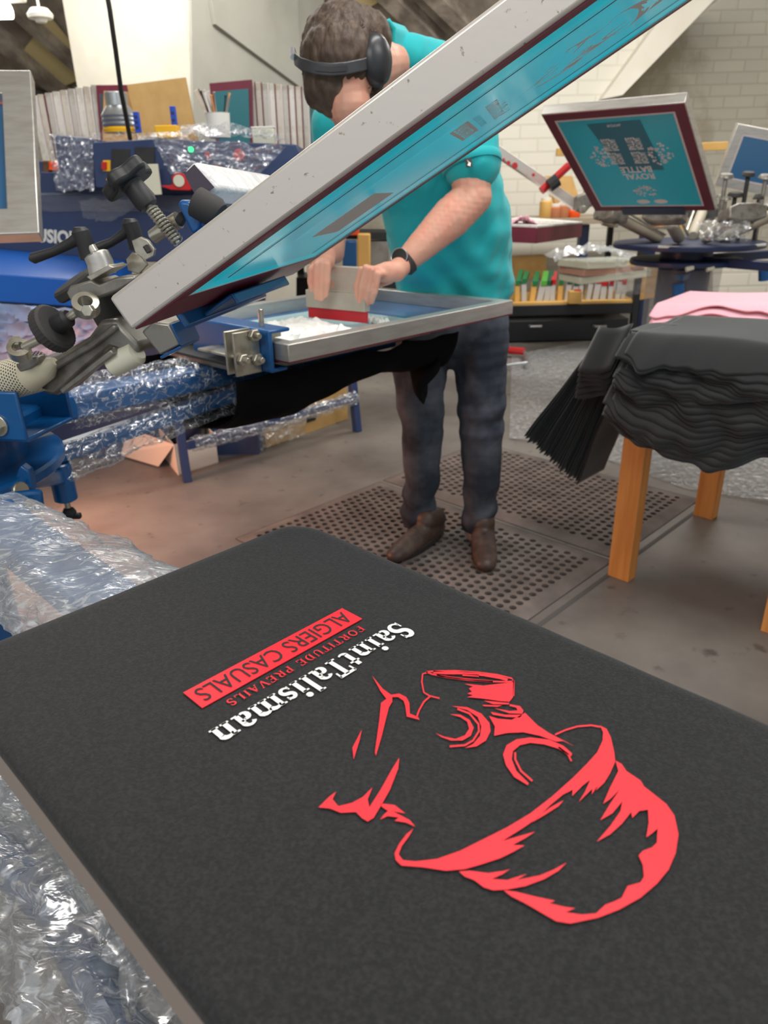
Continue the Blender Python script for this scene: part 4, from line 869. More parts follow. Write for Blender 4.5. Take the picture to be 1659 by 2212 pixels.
# =============== RACK OF STORED SCREENS ===============
YS=4.7
rk=thing('storage_rack','long wooden rack holding screens upright behind the blue dryer','rack',D(350,420,YS+.3))
m=MB(); q0,q1=D(60,404,YS),D(700,404,YS); zt=q0.z-.0
m.box(((q0.x+q1.x)/2,YS+.32,1.12),(q1.x-q0.x+.2,.7,.04)); m.build('shelf_board',M_pine,rk)
for x in (q0.x+.1,(q0.x+q1.x)/2,q1.x-.1): MB().box((x,YS+.3,.55),(.07,.5,1.1)).build('post',M_pine,rk)
def fr(px0,wpx,ytop,lean,col,label,tint=None,y0=YS,dz=0,dep=.55,twist=0):
    a=D(px0,404,y0); b=D(px0+wpx,404,y0); top=D(px0,ytop,y0).z; zb=1.141
    wd=max(.01,(b.x-a.x)); H=top-zb
    t=thing('stored_screen',label,'printing screen',(a.x,y0,zb),group='screens stored on edge in the rack')
    M=Matrix.Translation((a.x,y0,zb))@Matrix.Rotation(lean,4,'Y')
    Mx=M@Matrix(((0,0,1,0),(1,0,0,0),(0,1,0,0),(0,0,0,1)))   # ring in YZ plane
    MB().ring(0,0,dep,H,.035,0,wd*.93,Mx).build('frame',col,t,bevel=.002)
    MB().box((dep/2,H/2,wd*.9),(dep-.06,H-.06,.002),Mx).build('mesh',tint or M_emuld,t,smooth=0)
    if wd>.02: MB().box((-.002,H/2,wd*.93),(.003,H,.006),Mx).build('edge_tape',M_maroon if R.random()<.4 else M_edge,t,smooth=0)
    return t
M_fr=[mat('pale_frame_%s'%c,col_,.5,.2,var=(14,(col_[0]-26,col_[1]-28,col_[2]-32),.42,.6)) for c,col_ in (('light',(214,210,202)),('warm',(202,194,182)),('grey',(188,184,176)))]
cols=['white-edged','scuffed silver','pale grey']
x=104; k=0
names=['at the far left end of the stored row','second from the far left of the stored row','third from the far left of the stored row','fourth from the far left of the stored row','fifth from the far left of the stored row','in the middle of the left-hand stored row','fifth to the left of the red-edged board','fourth to the left of the red-edged board','third to the left of the red-edged board','second to the left of the red-edged board','directly left of the maroon-edged screen']
for i in range(9):
    fr(x,15.3,206-3.0*i,math.radians(.4*i-.6),M_fr[i%3],'pale upright screen frame, '+names[i if i<6 else i+2]); x+=14.6
fr(237,12,182,math.radians(2),M_fr[1],'pale upright screen frame directly left of the maroon edged screen')
def flat(name,label,cat,px,y0,th,m,group=None,edge=None,inner=None):
    P4=[D(a,b,y0) for a,b in px]; t=thing(name,label,cat,P4[3],group=group); MB().slab(P4,(0,th,0)).build('panel',m,t,smooth=0)
    if edge:
        c_=sum(P4,V(0,0,0))/4; MB().slab([c_+(p-c_)*.84+V(0,-.004,0) for p in P4],(0,.003,0)).build('mesh',inner,t,smooth=0)
    return t
flat('stored_screen','maroon edged screen facing out of the rack, behind the brown boards','printing screen',[(207,184),(288,183),(284,408),(226,410)],YS-.03,.035,M_maroon,edge=1,inner=mat('dark_mesh',(70,72,84),.5))
flat('brown_board','narrower brown board with dark top edge, behind the metal rings','board',[(224,196),(280,198),(312,404),(219,408)],YS-.07,.02,M_mdf)
flat('brown_board','large plain tan board leaning in front of the rack, above the orange-yellow box','board',[(274,183),(400,167),(446,400),(324,404)],YS-.12,.02,M_card)
x=400
for i in range(5):
    fr(x+133,12.6,172+1.5*i,math.radians(-23),M_fr[(i+1)%3],'leaning pale screen frame, %s to the right of the tan board'%['directly','second','third','fourth','fifth'][i]); x+=11.8
flat('stored_screen','dark green mesh screen with maroon edge in the rack, near the man\'s head','printing screen',[(452,180),(543,172),(549,400),(478,404)],YS-.05,.035,M_maroon,edge=1,inner=M_emuld)
x=552
for i in range(9):
    fr(x,13.6,176+1.5*i,math.radians(1),M_fr[i%3],'pale upright screen frame, %s to the right of the dark green mesh screen'%['directly','second','third','fourth','fifth','sixth','seventh','eighth','ninth'][i]); x+=13.6
# clutter at the end of the rack
for (x0,y0,x1,y1,m_,lab) in ((82,348,92,376,M_navy,'navy box end beside the brown box end, right of the left-hand screen'),(92,347,104,376,mat('brown_box',(96,66,40),.6),'brown box end right of the left-hand raised screen'),(105,349,121,367,M_orange,'bright orange box end left of the film covered cabinet'),(108,374,124,392,M_redp,'dark red box end below the orange one')):
    t=thing('box_end',lab,'box',D(x0,y1,4.1),group='coloured boxes beside the dryer'); fbox(x0,y0,x1,y1,4.1,.2).build('box_body',m_,t,bevel=.003); fbox(x0+2,y0+2,x1-2,y0+6,4.095,.004).build('box_label',M_wht if m_ is M_redp else m_,t)
fbox(60,392,126,440,4.0,.5).build('box_shelf',M_cream,rk)
# =============== LEFT-HAND RAISED SCREEN ===============
# tilted away from the camera, its squeegee side showing
b1=D(85,503,1.98); b0=b1+V(-.56,-.10,0); lw=(b1-b0).length; top=D(66,151,2.28); yd_=(top-b1); xd=V(yd_.y,-yd_.x,0).normalized(); b0=b1-xd*.56; lw=.56; yd_=(yd_-xd*yd_.dot(xd)).normalized(); zd=xd.cross(yd_).normalized()
if zd.y>0: zd=-zd
M7=Matrix(((xd.x,yd_.x,zd.x,b0.x),(xd.y,yd_.y,zd.y,b0.y),(xd.z,yd_.z,zd.z,b0.z),(0,0,0,1)))@Matrix.Translation((0,0,-.04))
L7=(top-b1).dot(yd_)
t=thing('printing_screen','silver framed screen with blue mesh standing raised at the left edge of the picture','printing screen',b0)
MB().ring(0,0,lw,L7,.075,.0006,.04,M7).build('frame',M_alu,t,bevel=.003)
MB().box((lw/2,L7/2,.003),(lw-.14,L7-.14,.002),M7).build('mesh',M_emulb,t,smooth=0)
MB().ring(.074,.074,lw-.074,L7-.074,.006,.004,.008,M7).build('glue_line',mat('pinkish_glue',(196,120,120),.6),t,smooth=0)
hm=thing('print_head','print head behind the cast lever that carries the raised left-hand screen','print head',T(.45,105,.95)); beam(MB(),T(.22,105,.93),T(.66,105,1.06),.06,.04).build('arm_casting',M_cast,hm,bevel=.005); MB().slab([M7@V(x,-.006,z) for x,z in ((.15,-.01),(.42,-.01),(.42,.05),(.15,.05))],M7.to_3x3()@V(0,-.012,0)).build('screen_clamp_bar',M_blue,hm,bevel=.003)
# flash dryer whose heater glows beside the press, left of the frame
fd=thing('flash_dryer','flash dryer panel on a stand left of the press, glowing orange','flash dryer',(-1.9,2.3,0)); MB().box((-1.78,2.3,.72),(.5,.5,.06)).build('heater_panel',M_blackp,fd,bevel=.01); MB().path([V(-2.1,2.3,0),V(-2.1,2.3,.75)],.03,12).build('post',M_navy,fd); MB().box((-2.0,2.3,.72),(.3,.06,.04)).build('arm',M_navy,fd)
# =============== THE PRINTER ===============
def organic(name,caps,m,voxel,smooth=6,disp=None,parent=None,cut=None):
    """one continuous surface grown round a skeleton; caps = chains [(point, radius, (sx,sy,sz) optional)]"""
    mb=MB()
    for ch in caps:
        for i in range(len(ch)):
            p,r=ch[i][0],ch[i][1]; s3=ch[i][2] if len(ch[i])>2 else (1,1,1)
            def sp(p,r,s3):
                n1,n2=10,14; vs=[(0,0,-1)]+[(math.sin(PI*a/n1)*math.cos(2*PI*b/n2),math.sin(PI*a/n1)*math.sin(2*PI*b/n2),-math.cos(PI*a/n1)) for a in range(1,n1) for b in range(n2)]+[(0,0,1)]
                fs=[(0,1+(b+1)%n2,1+b) for b in range(n2)]+[(1+a*n2+b,1+a*n2+(b+1)%n2,1+(a+1)*n2+(b+1)%n2,1+(a+1)*n2+b) for a in range(n1-2) for b in range(n2)]+[(len(vs)-1,1+(n1-2)*n2+b,1+(n1-2)*n2+(b+1)%n2) for b in range(n2)]
                mb.add([V(p)+V(x*r*s3[0],y*r*s3[1],z*r*s3[2]) for x,y,z in vs],fs)
            sp(p,r,s3)
            if i:
                q,r0=ch[i-1][0],ch[i-1][1]; s0=ch[i-1][2] if len(ch[i-1])>2 else (1,1,1)
                L=(V(p)-V(q)).length; n=max(2,int(L/(min(r,r0)*.35)))
                for k in range(1,n): f_=k/n; sp(V(q).lerp(V(p),f_),r0+(r-r0)*f_,tuple(s0[j]+(s3[j]-s0[j])*f_ for j in range(3)))
    o=mb.build(name,m,None,smooth=0)
    q=o.modifiers.new('r','REMESH'); q.mode='VOXEL'; q.voxel_size=voxel; q.use_smooth_shade=True
    if smooth: q=o.modifiers.new('s','SMOOTH'); q.iterations=smooth; q.factor=.5
    dg=bpy.context.evaluated_depsgraph_get(); dg.update(); me=bpy.data.meshes.new_from_object(o.evaluated_get(dg)); bpy.data.objects.remove(o)
    me.name=name
    if disp:
        ns=[v.normal.copy() for v in me.vertices]
        for v,n in zip(me.vertices,ns): v.co=disp(v.co.copy(),n)
    if cut:
        bm=bmesh.new(); bm.from_mesh(me); bmesh.ops.delete(bm,geom=[v for v in bm.verts if cut(v.co)],context='VERTS'); bm.to_mesh(me); bm.free()
    for p in me.polygons: p.use_smooth=True
    me.materials.clear(); me.materials.append(m); o=bpy.data.objects.new(name,me); COL.objects.link(o)
    if parent is not None: inv=WM[parent.name].inverted(); me.transform(inv); o.parent=parent; WM[o.name]=WM[parent.name].copy()
    else: WM[o.name]=Matrix.Identity(4)
    return o
man=thing('person','man in a teal t-shirt and faded jeans bending over the flat screen, pulling a squeegee','person',(.2,2.36,0))
# joints
headc=D(742,118,1.86); face=V(-.25,-.55,-.80).normalized()
neck=D(868,118,2.06)
chest=D(900,300,2.20); belly=D(960,470,2.30); hipc=D(985,655,2.38)
ls=D(985,200,2.12); le=D(1022,425,2.06); lw_=D(868,572,1.98)
rs=D(735,280,2.22); re_=D(722,430,2.26); rw=D(722,548,2.10)
def mm(px,y): return px*y*1.075/FPX      # pixels to metres at that depth
# squeegee first: hands close on it
SQ0=V(*ML@V(.442,.17,.010)); SQ1=V(*ML@V(.442,.38,.010))
q0=PLN(668,686,V(0,0,.895),V(0,0,1)); q1=PLN(800,700,V(0,0,.895),V(0,0,1))
sx=(q1-q0); sxn=V(sx.x,sx.y,0).normalized()
q0=G(664,682,.892); q1=G(800,702,.892); 
mid=(q0+q1)/2; sxn=V(.80,-.60,0).normalized(); wid=.196; q0=mid-sxn*wid/2; q1=mid+sxn*wid/2
sup=(V(-.06,.10,1)).normalized(); sup=(sup-sxn*sup.dot(sxn)).normalized(); snm=sxn.cross(sup)
MQ=basis(mid,sxn,snm,sup)
sq=thing('squeegee','aluminium squeegee with a red rubber blade held upright in the man\'s hands','squeegee',mid)
MB().prism([(-wid/2,-.0045),(wid/2,-.0045),(wid/2,.0045),(-wid/2,.0045)],.055,MQ).build('blade',M_redw,sq,bevel=.001)
m=MB(); m.prism([(-wid/2-.001,-.012),(wid/2+.001,-.012),(wid/2+.001,.012),(-wid/2-.001,.012)],.045,MQ,z0=.028)
pr=[(-.012,.073),(.012,.073),(.009,.083),(.009,.105),(.016,.12),(.014,.135),(-.014,.135),(-.016,.12),(-.009,.105),(-.009,.083)]
m.add([MQ@V(x_,a,b) for x_ in(-wid*.46,wid*.46) for a,b in pr],[tuple(range(10)),tuple(range(19,9,-1))]+[(i,10+i,10+(i+1)%10,(i+1)%10) for i in range(10)])
hnd=m.build('handle',M_sq,sq,bevel=.002,smooth=40)
for x_ in (-.085,0,.08):
    MB().disc(MQ@V(x_,-.012,.038),MQ.to_3x3()@V(0,-1,0),.004,.003,12).build('rivet',M_zinc,hnd)
front=MQ.to_3x3()@V(0,-1,0); 
def P(px,py,y): return D(px,py,y)
yq=mid.y
hands=[]
def hand(fing,knk,wrist,thumb):
    ch=[]
    for pts,r in fing: ch.append([(p,r*(1.08 if i==0 else (1.0 if i<len(pts)-1 else .84))) for i,p in enumerate(pts)])
    return ch
# left hand of the man (right in the picture)
yf=D(790,620,mid.y-.05).y
def F(px,py,dy): return D(px,py,yf+dy)
Lf=[([F(808,588,.02),F(780,582,-.010),F(770,617,-.004),F(773,652,.006)],.0080),
    ([F(812,584,.01),F(790,578,-.024),F(781,622,-.018),F(779,659,.0)],.0086),
    ([F(822,586,.002),F(804,583,-.030),F(796,627,-.024),F(791,658,-.002)],.0084),
    ([F(832,592,-.004),F(818,592,-.030),F(810,632,-.026),F(803,653,-.004)],.0077)]
Lt=([F(842,604,.03),F(822,612,.045),F(804,622,.05),F(792,632,.045)],.0105)
Rf=[([F(712,562,.03),F(708,572,-.004),F(707,608,-.004),F(704,638,.01)],.0084),
    ([F(702,562,.03),F(696,570,-.010),F(694,612,-.008),F(694,645,.008)],.0088),
    ([F(690,566,.03),F(684,574,-.008),F(682,612,-.006),F(684,642,.012)],.0086),
    ([F(680,572,.03),F(671,584,.002),F(670,608,.004),F(673,625,.015)],.0078)]
Rt=([F(700,560,.05),F(715,580,.06),F(722,600,.06),F(722,618,.055)],.0105)
caps=hand(Lf,0,0,0)+hand([Lt],0,0,0)+hand(Rf,0,0,0)+hand([Rt],0,0,0)
palL=[(F(856,586,.02),.026,(1,.75,1)),(F(836,588,.006),.027,(1.1,.7,.95)),(F(812,592,.0),.020,(1,.8,1))]
palR=[(F(705,548,.05),.025,(1,.8,.9)),(F(698,566,.035),.027,(1.1,.75,.9)),(F(694,580,.02),.022,(1.1,.7,.9))]
caps+=[palL,palR,[(palL[0][0],.026),(lw_,.028),(lw_.lerp(le,.3),.040),(lw_.lerp(le,.7),.053),(le,.050),(le.lerp(ls,.35),.054),(ls,.056)],
       [(palR[0][0],.026),(rw,.028),(rw.lerp(re_,.5),.038),(re_,.044),(rs,.058)]]
caps+=[[(ls.lerp(rs,.1),.05),(D(930,230,2.2),.06),(rs.lerp(ls,.1),.04)],[(D(915,180,2.16),.055),(D(925,300,2.26),.09,(1,.8,1)),(D(960,470,2.33),.11,(1,.8,1)),(hipc,.12,(1,.9,1))],
       [(D(920,175,2.15),.040),(D(875,140,2.115),.040),(D(838,138,2.0),.046),(headc+V(.04,.05,-.02),.07)]]
# head and face looking down
fx=V(1,-.12,.05).normalized(); fz=-face; fy=fz.cross(fx).normalized()
def Hd(a,b,c): return headc+fx*a+face*b+(-fy)*c    # a right of picture, b towards the face, c towards the forehead/crown front
crown=V(-.1,-.8,.55).normalized()
caps+=[[(headc,.080,(1.0,1.08,1.12))],[(headc+V(0,-.02,-.045),.072)],[(headc+V(.01,.0,-.085),.060,(1,1,1))],
       [(headc+V(.012,.04,-.115),.045),(headc+V(.010,-.05,-.10),.048)],[(headc+V(.010,-.03,-.135),.016),(headc+V(.008,-.058,-.118),.012)],
       [(headc+V(.015,.03,-.150),.032)],[(headc+V(-.022,-.045,-.118),.016)],[(headc+V(.040,-.045,-.118),.016)],
       [(headc+V(.087,.035,-.02),.018,(.5,1,1.3))],[(headc+V(-.087,.035,-.02),.018,(.5,1,1.3))]]
feet={'l':(V(.345,2.36,0),V(-.10,-1,0)),'r':(V(.150,2.40,0),V(-.75,-.6,0))}
aL=D(1030,1150,2.40); aR=D(905,1130,2.44)
kL=D(1040,935,2.36); kR=D(908,930,2.38); tL=D(1030,720,2.38); tR=D(915,720,2.40)
caps+=[[(hipc,.12),(tL,.085),(kL,.06),(aL,.042)],[(hipc,.12),(tR,.085),(kR,.06),(aR,.042)]]
def skin_d(p,n): return p+n*(.0006*noise.noise(p*60))
body=organic('body',caps,M_skin,.0030,3,skin_d,man)
# facial features on the downturned face
for a in(-.022,.040): MB().lathe([(.010,-.004),(.011,.002),(.006,.006)],along(headc+V(a,-.058,-.112),V(0,-.5,-1)),12).build('eye',M_wht,man)
MB().path([headc+V(-.012,-.012,-.158),headc+V(.012,-.02,-.160),headc+V(.034,-.012,-.158)],[.003,.006,.003],8).build('mouth',mat('lips',(176,96,88),.5),man)
# hair: cap with tufts
def hair_d(p,n):
    k=noise.noise(V(p.x*38,p.y*38,p.z*16)); k2=noise.noise(V(p.x*95,p.y*95,p.z*40)); return p+n*(.004*abs(k)+.003*k2)
hc=headc
hcaps=[[(hc+V(0,.012,.010),.091,(1.03,1.05,1.04))],[(hc+V(-.006,-.028,-.012),.082,(1.06,.9,1.0))],[(hc+V(-.030,-.045,-.060),.058,(1.05,.85,1.0))],[(hc+V(-.012,-.052,-.086),.046,(1.3,.7,.9))],[(hc+V(-.052,-.01,-.070),.040)],[(hc+V(.045,.02,.03),.062)],[(hc+V(.05,.04,-.02),.05)]]
hair=organic('hair',hcaps,M_hair,.004,3,hair_d,man)
# strands give the broken outline
hs=MB()
for k in range(1700):
    a=R.uniform(-PI,PI); b=R.uniform(-.9,1.5)
    d=V(math.cos(b)*math.sin(a)*1.0,-abs(math.cos(b)*math.cos(a)),math.sin(b))
    p0=hc+V(0,.006,-.005)+V(d.x*.088,d.y*.088,d.z*.088 if d.z>0 else d.z*.125); g_=V(-d.x*.25-.3,-.25,-.75)+V(R.uniform(-.5,.5),R.uniform(-.2,.2),R.uniform(-.4,.4)); t_=(g_-d*g_.dot(d)).normalized()
    L=R.uniform(.016,.034); hs.path([p0-t_*L*.3,p0+t_*L*.3+d*.0075,p0+t_*L+d*.0035],[.0017,.0015,.0006],4)
hs.build('hair_strands',M_hair,hair)
# t-shirt
def sh_d(p,n):
    f=.009*noise.noise(V(p.x*10+p.z*5,p.y*8,p.z*4.5))+.005*noise.noise(V(p.x*24-p.z*14,p.y*20,p.z*9))
    g=.006*math.sin((p.x*1.1+p.z*.9)*46+3*noise.noise(p*5)) * max(0,min(1,(1.12-p.z)*4))
    return p+n*(f+g)
sc_=[[(ls.lerp(rs,.05),.070),(D(895,215,2.16),.085),(rs.lerp(ls,.05),.074)],
     [(D(918,165,2.13),.080),(D(925,260,2.20),.150,(1,.9,1)),(D(945,400,2.28),.178,(1,.85,1)),(D(972,500,2.33),.188,(1.02,.85,1)),(D(980,585,2.37),.182,(1.03,.85,1)),(D(985,632,2.38),.176,(1.03,.85,.6))],
     [(D(884,130,2.065),.055),(D(910,150,2.12),.070)],[(ls,.082),(D(1006,290,2.10),.080),(D(1020,352,2.08),.074)],[(rs,.078),(D(726,345,2.24),.066)],[(D(950,145,2.14),.055),(ls,.072)]]
hemz=D(985,650,2.38).z
tsh=organic('tshirt',sc_,M_teal,.007,9,sh_d,man,cut=lambda p:p.z<hemz-.035+.02*math.sin(p.x*9))
cA=[(813,72,1.985),(826,52,1.98),(840,46,1.98),(851,62,1.985),(851,110,1.99),(849,168,2.0)]; cB=[(850,70,2.10),(862,58,2.10),(874,58,2.09),(884,72,2.06),(882,115,2.03),(878,165,2.04)]
m=MB(); m.grid(lambda u,v:D(*[cA[min(4,int(u*4.999))][i]*(1-(u*5-min(4,int(u*4.999))))+cA[min(4,int(u*4.999))+1][i]*(u*5-min(4,int(u*4.999))) for i in range(3)]).lerp(D(*[cB[min(4,int(u*4.999))][i]*(1-(u*5-min(4,int(u*4.999))))+cB[min(4,int(u*4.999))+1][i]*(u*5-min(4,int(u*4.999))) for i in range(3)]),v),26,8); m.path([D(*c) for c in cA],.0045,8)
m.build('collar',M_teal,tsh,smooth=60,solid=.003)
# sleeve hem and its small tag
def ringband(c_,ax,r,wd,name,m,par,fl=1):
    b=MB(); M=along(c_,ax); b.lathe([(r,0),(r+.003,wd*.3),(r+.003,wd*.7),(r,wd)],M,30); return b.build(name,m,par)
sa=(D(1020,362,2.075)-D(1008,300,2.10)).normalized(); ringband(D(1017,345,2.08),sa,.076,.022,'sleeve_hem',M_teal,tsh)
tp=D(1013,350,1.985); m=MB(); m.slab([D(1004,342,1.99),D(1018,341,1.99),D(1021,360,1.985),D(1008,362,1.985)],(0,.006,0)); o=m.build('sleeve_tag',M_blackp,tsh)
m=MB(); m.slab([D(1009,345,1.985),D(1013,349,1.985),D(1017,352,1.985),D(1016,359,1.98),D(1010,357,1.98),D(1012,352,1.985)],(0,.002,0)); m.build('tag_mark',M_wht,o,smooth=0)
# jeans
def jd(p,n):
    z=p.z; f=.007*noise.noise(V(p.x*14,p.y*14,z*10))+.006*math.sin(z*62+6*noise.noise(V(p.x*6,p.y*6,z*4)))*max(.15,math.exp(-((z-.14)/.12)**2)+.7*math.exp(-((z-.52)/.08)**2)); return p+n*f
jc=[[(D(985,640,2.39),.165,(1,.8,1)),(D(985,690,2.39),.160,(1,.8,1))],
    [(D(1030,700,2.38),.105),(D(1040,800,2.37),.088),(D(1040,930,2.35),.077),(D(1040,1040,2.37),.066),(D(1032,1135,2.40),.062)],
    [(D(915,700,2.40),.105),(D(905,800,2.39),.092),(D(912,930,2.37),.074),(D(910,1040,2.41),.064),(D(900,1118,2.44),.060)]]
hz={}
jeans=organic('jeans',jc,M_jean,.006,5,jd,man,cut=lambda p:p.z<.055)
# shoes
def shoe(heel,dirv,nm):
    heel=V(heel); d=V(dirv).normalized(); s=d.cross(V(0,0,1)); L=.29
    ch=[[(heel+V(0,0,.05),.042),(heel+d*.07+V(0,0,.055),.044),(heel+d*.14+V(0,0,.045),.044,(1,1,.9)),(heel+d*.20+V(0,0,.038),.043,(1,1,.75)),(heel+d*.235+V(0,0,.034),.036,(1,1,.75))],[(heel+V(0,0,.09),.045),(heel+d*.05+V(0,0,.10),.043)]]
    o=organic(nm,ch,M_shoe,.005,4,lambda p,n:p+n*.001*noise.noise(p*50),man,cut=lambda p:p.z<.014)
    pr=[]
    for k in range(28):
        q=2*PI*k/28; a=math.cos(q); w_=.043+.008*max(0,a); pr.append((.1*0+.098+.148*a, w_*math.sin(q)*(1 if abs(a)<.8 else 1.05)))
    M=basis(heel+V(0,0,.0125)-d*.0,d,V(0,0,1).cross(d),V(0,0,1)); m=MB(); m.prism(pr,.026,M); m.build('sole',M_sole,o,bevel=.004)
    for k in range(3):
        c_=heel+d*(.085+.03*k)+V(0,0,.100-.011*k); MB().path([c_-s*.026+V(0,0,-.012),c_+V(0,0,.002),c_+s*.026+V(0,0,-.012)],.003,6).build('lace',M_blackp,o)
    return o
shoe((.36,2.40,0),(-.08,-1,0),'shoe'); shoe((.185,2.43,0),(-.62,-.78,0),'shoe')
# headphones
hp=thing('headphones','black wireless headphones worn across the back of the bent man\'s head','headphones',headc)
ec=D(820,128,1.80); pts=[]
band=[(634,112,1.86),(636,126,1.815),(650,137,1.775),(680,146,1.752),(715,149,1.745),(750,146,1.75),(785,139,1.765),(800,134,1.79)]
for off,nm in ((0,'headband'),):
    m=MB(); top_=[];bot_=[]
    n=len(band); vs=[]
    for px,py,y in band: vs+=[D(px,py-13,y),D(px,py+15,y),D(px,py+15,y+.012),D(px,py-13,y+.012)]
    m.add(vs,[(4*i+k,4*i+(k+1)%4,4*i+4+(k+1)%4,4*i+4+k) for i in range(n-1) for k in range(4)]+[(0,1,2,3),(4*n-1,4*n-2,4*n-3,4*n-4)]); hb=m.build(nm,mat('grey_headband',(58,60,64),.4),hp,bevel=.002,smooth=50)
    m=MB(); vs=[]
    for px,py,y in band[3:6]: vs+=[D(px,py-5,y-.003),D(px,py+7,y-.003)]
    m.add(vs,[(2*i,2*i+1,2*i+3,2*i+2) for i in range(2)]); m.build('band_inlay',M_blackp,hb)
cup_ax=(V(.66,-.74,.06)).normalized()
m=MB(); M=along(ec-cup_ax*.028,cup_ax); m.lathe([(.036,0),(.043,.006),(.045,.016),(.042,.028),(.032,.038),(.012,.043),(.002,.044)],M@Matrix.Diagonal((.86,1.15,1,1)),36); m.build('ear_cup',mat('matt_black_cup',(44,47,50),.35),hp,smooth=60)
m=MB(); m.lathe([(.036,-.024),(.044,-.018),(.044,-.003),(.036,.002)],M@Matrix.Diagonal((.86,1.15,1,1)),30); m.build('ear_cushion',M_blackr,hp)
m=MB(); m.slab([D(790,100,1.80),D(806,104,1.80),D(808,160,1.80),D(790,150,1.80)],(0,.02,0)); m.build('slider',mat('glossy_black',(20,21,24),.12),hp,bevel=.004)
m=MB(); m.path([D(632,108,1.84),D(634,124,1.82)],.007,10); m.build('end_trim',M_tin,hp)
# watch
wt=thing('wristwatch','black round smart watch strapped on the man\'s wrist above the squeegee','watch',lw_)
wax=(le-lw_).normalized(); wc=lw_.lerp(le,.04); 
wf=D(857,553,wc.y-.035); fn_=(wf-wc).normalized()
m=MB(); M=along(wc-wax*.010,wax); m.lathe([(.033,0),(.036,.003),(.036,.019),(.033,.022)],M,30); m.build('strap',M_blackr,wt)
fa=V(-.32,-.88,.36).normalized(); wf=wc+fa*.037
m=MB(); m.disc(wf,fa,.0225,.011,32); o=m.build('case',M_blackp,wt); MB().disc(wf+fa*.011,fa,.0195,.001,32).build('dial',M_glass,o); MB().path([along(wf,fa)@V(.0212*math.cos(2*PI*k/32),.0212*math.sin(2*PI*k/32),.0115) for k in range(33)],.0012,6).build('bezel',M_tin,o); 
# =============== WOODEN TABLE AND SHIRT PILES ===============
fA=G(1313,1243); fB=G(1498,1113); fC=G(1655,1350)
uT=(fB-fA).normalized(); eT=V(uT.y,-uT.x,0); TZ=.70
tb=thing('wooden_table','orange pine trestle table with square legs under the pile of black shirts','table',fA)
def leg(foot,name='leg'):
    M=basis(V(foot)+uT*.032+eT*.025,uT,eT,V(0,0,1)); m=MB(); m.box((0,0,(TZ-.04)/2),(.05,.075,TZ-.04),basis(V(foot)+uT*.025+eT*.036,uT,eT,V(0,0,1))); return m.build(name,M_wood,tb,bevel=.002)
LB=(fB-fA).length; LC=(fC-fA).dot(eT)
for ft_ in (fA,fA+uT*LB,fA+eT*LC,fA+uT*LB+eT*LC,fA+eT*LC*2,fA+eT*LC*2+uT*LB): leg(ft_)
MT=basis(fA,eT,uT,V(0,0,1))
MB().box((LC-.0,LB/2+.13,TZ-.02),(LC*2+.12,LB+.36,.03),MT).build('table_top',M_wood,tb,bevel=.003)
MB().box((LC-.02,.035,TZ-.075),(LC*2+.1,.03,.07),MT).build('apron',M_wood,tb,bevel=.002)
MB().box((.04,LB/2+.02,TZ-.075),(.03,LB-.02,.07),MT).build('apron',M_wood,tb,bevel=.002)
def shirt(k,n,name,m,label,grp,s0=0,s1=1.0,w1=.46,z0=TZ,dt=.0062,seed=0,hang=.50,front=.10,step=.0045,th=.003,wb=0,slope=.85,hump=.0):
    zt=z0+.002+dt*k; rnd=random.Random(k*31+seed); j=n-1-k; js=rnd.uniform(-.02,.02)
    mb=MB()
    def fo(s,k): return noise.noise(V(s*7.5,k*.13,8))+.5*noise.noise(V(s*19,k*.3,2))
    def top(x,y): return .010*noise.noise(V(x*3,y*3,k*.15+seed))+.022*noise.noise(V(x*2.1+1,y*2.5,seed+.3))*(k/n)+hump*(k/n)*math.exp(-((x-.30)/.28)**2)
    def fn(u,v):
        s=s0+js+(s1-s0)*u
        f=front+step*j+.035*noise.noise(V(s*3.2,k*.22+seed,5))+.05*math.exp(-((s-.34)/.10)**2)*(j/n)-.03*math.exp(-(s/.08)**2)
        if v<.5:
            a=f*(1-v/.5); q=min(1,a/.08)
            y=-a*slope+q*.030*fo(s,k); z=zt-(a*a/(a+.05))*.95+.022*q*fo(s,k)
            a0=0
        else: y=w1*(v-.5)/.5; z=zt
        return MT@V(s,y+wb,z+top(s,max(0,y)))
    mb.grid(fn,110,34)
    if hang:
        hl=hang-.05+.10*k/n+rnd.uniform(-.004,.004); rr=.06+dt*k*1.2; TH=1.32-.36*k/n
        def hg(u,v):
            a=hl*(1-u)*1.12-.04; y=.015+rnd2[0]+(w1-.12)*v
            if a<0: x=-a; z=zt
            else:
                aa=min(a/rr,TH); x=-(rr*math.sin(aa)+max(0,a-rr*TH)*math.cos(TH)); z=zt-(rr*(1-math.cos(aa))+max(0,a-rr*TH)*math.sin(TH))
            x+=.006*noise.noise(V(y*8,a*7,k*.3)); z+=.004*noise.noise(V(y*9,a*5,k*.4+3))
            return MT@V(x+.0,y+.05*max(0,a)*0,z+top(max(x,0),y))
        rnd2=[rnd.uniform(-.012,.012)]; mb.grid(hg,46,16)
        if k>=n-6:      # short sleeve folded over the edge beside the front panel
            def sl(u,v):
                a=.15*(1-v); x=-.12+.11*u; return MT@V(x-.02*(1-v),-.004-a*.45+.004*math.sin(u*9+k),zt-.004-a*.85+.02*u-.010*(n-1-k)+.006*math.sin(u*5+k))
            mb.grid(sl,10,8)
    o=mb.build(name,m,smooth=70,solid=th); return tag(o,label,'t-shirt',grp)
NS=22
names_=['bottom','second from the bottom','third from the bottom','fourth from the bottom','fifth from the bottom','sixth from the bottom','seventh from the bottom','eighth from the bottom','ninth from the bottom','tenth from the bottom','eleventh from the bottom','eleventh from the top','tenth from the top','ninth from the top','eighth from the top','seventh from the top','sixth from the top','fifth from the top','fourth from the top','third from the top','second from the top','topmost']
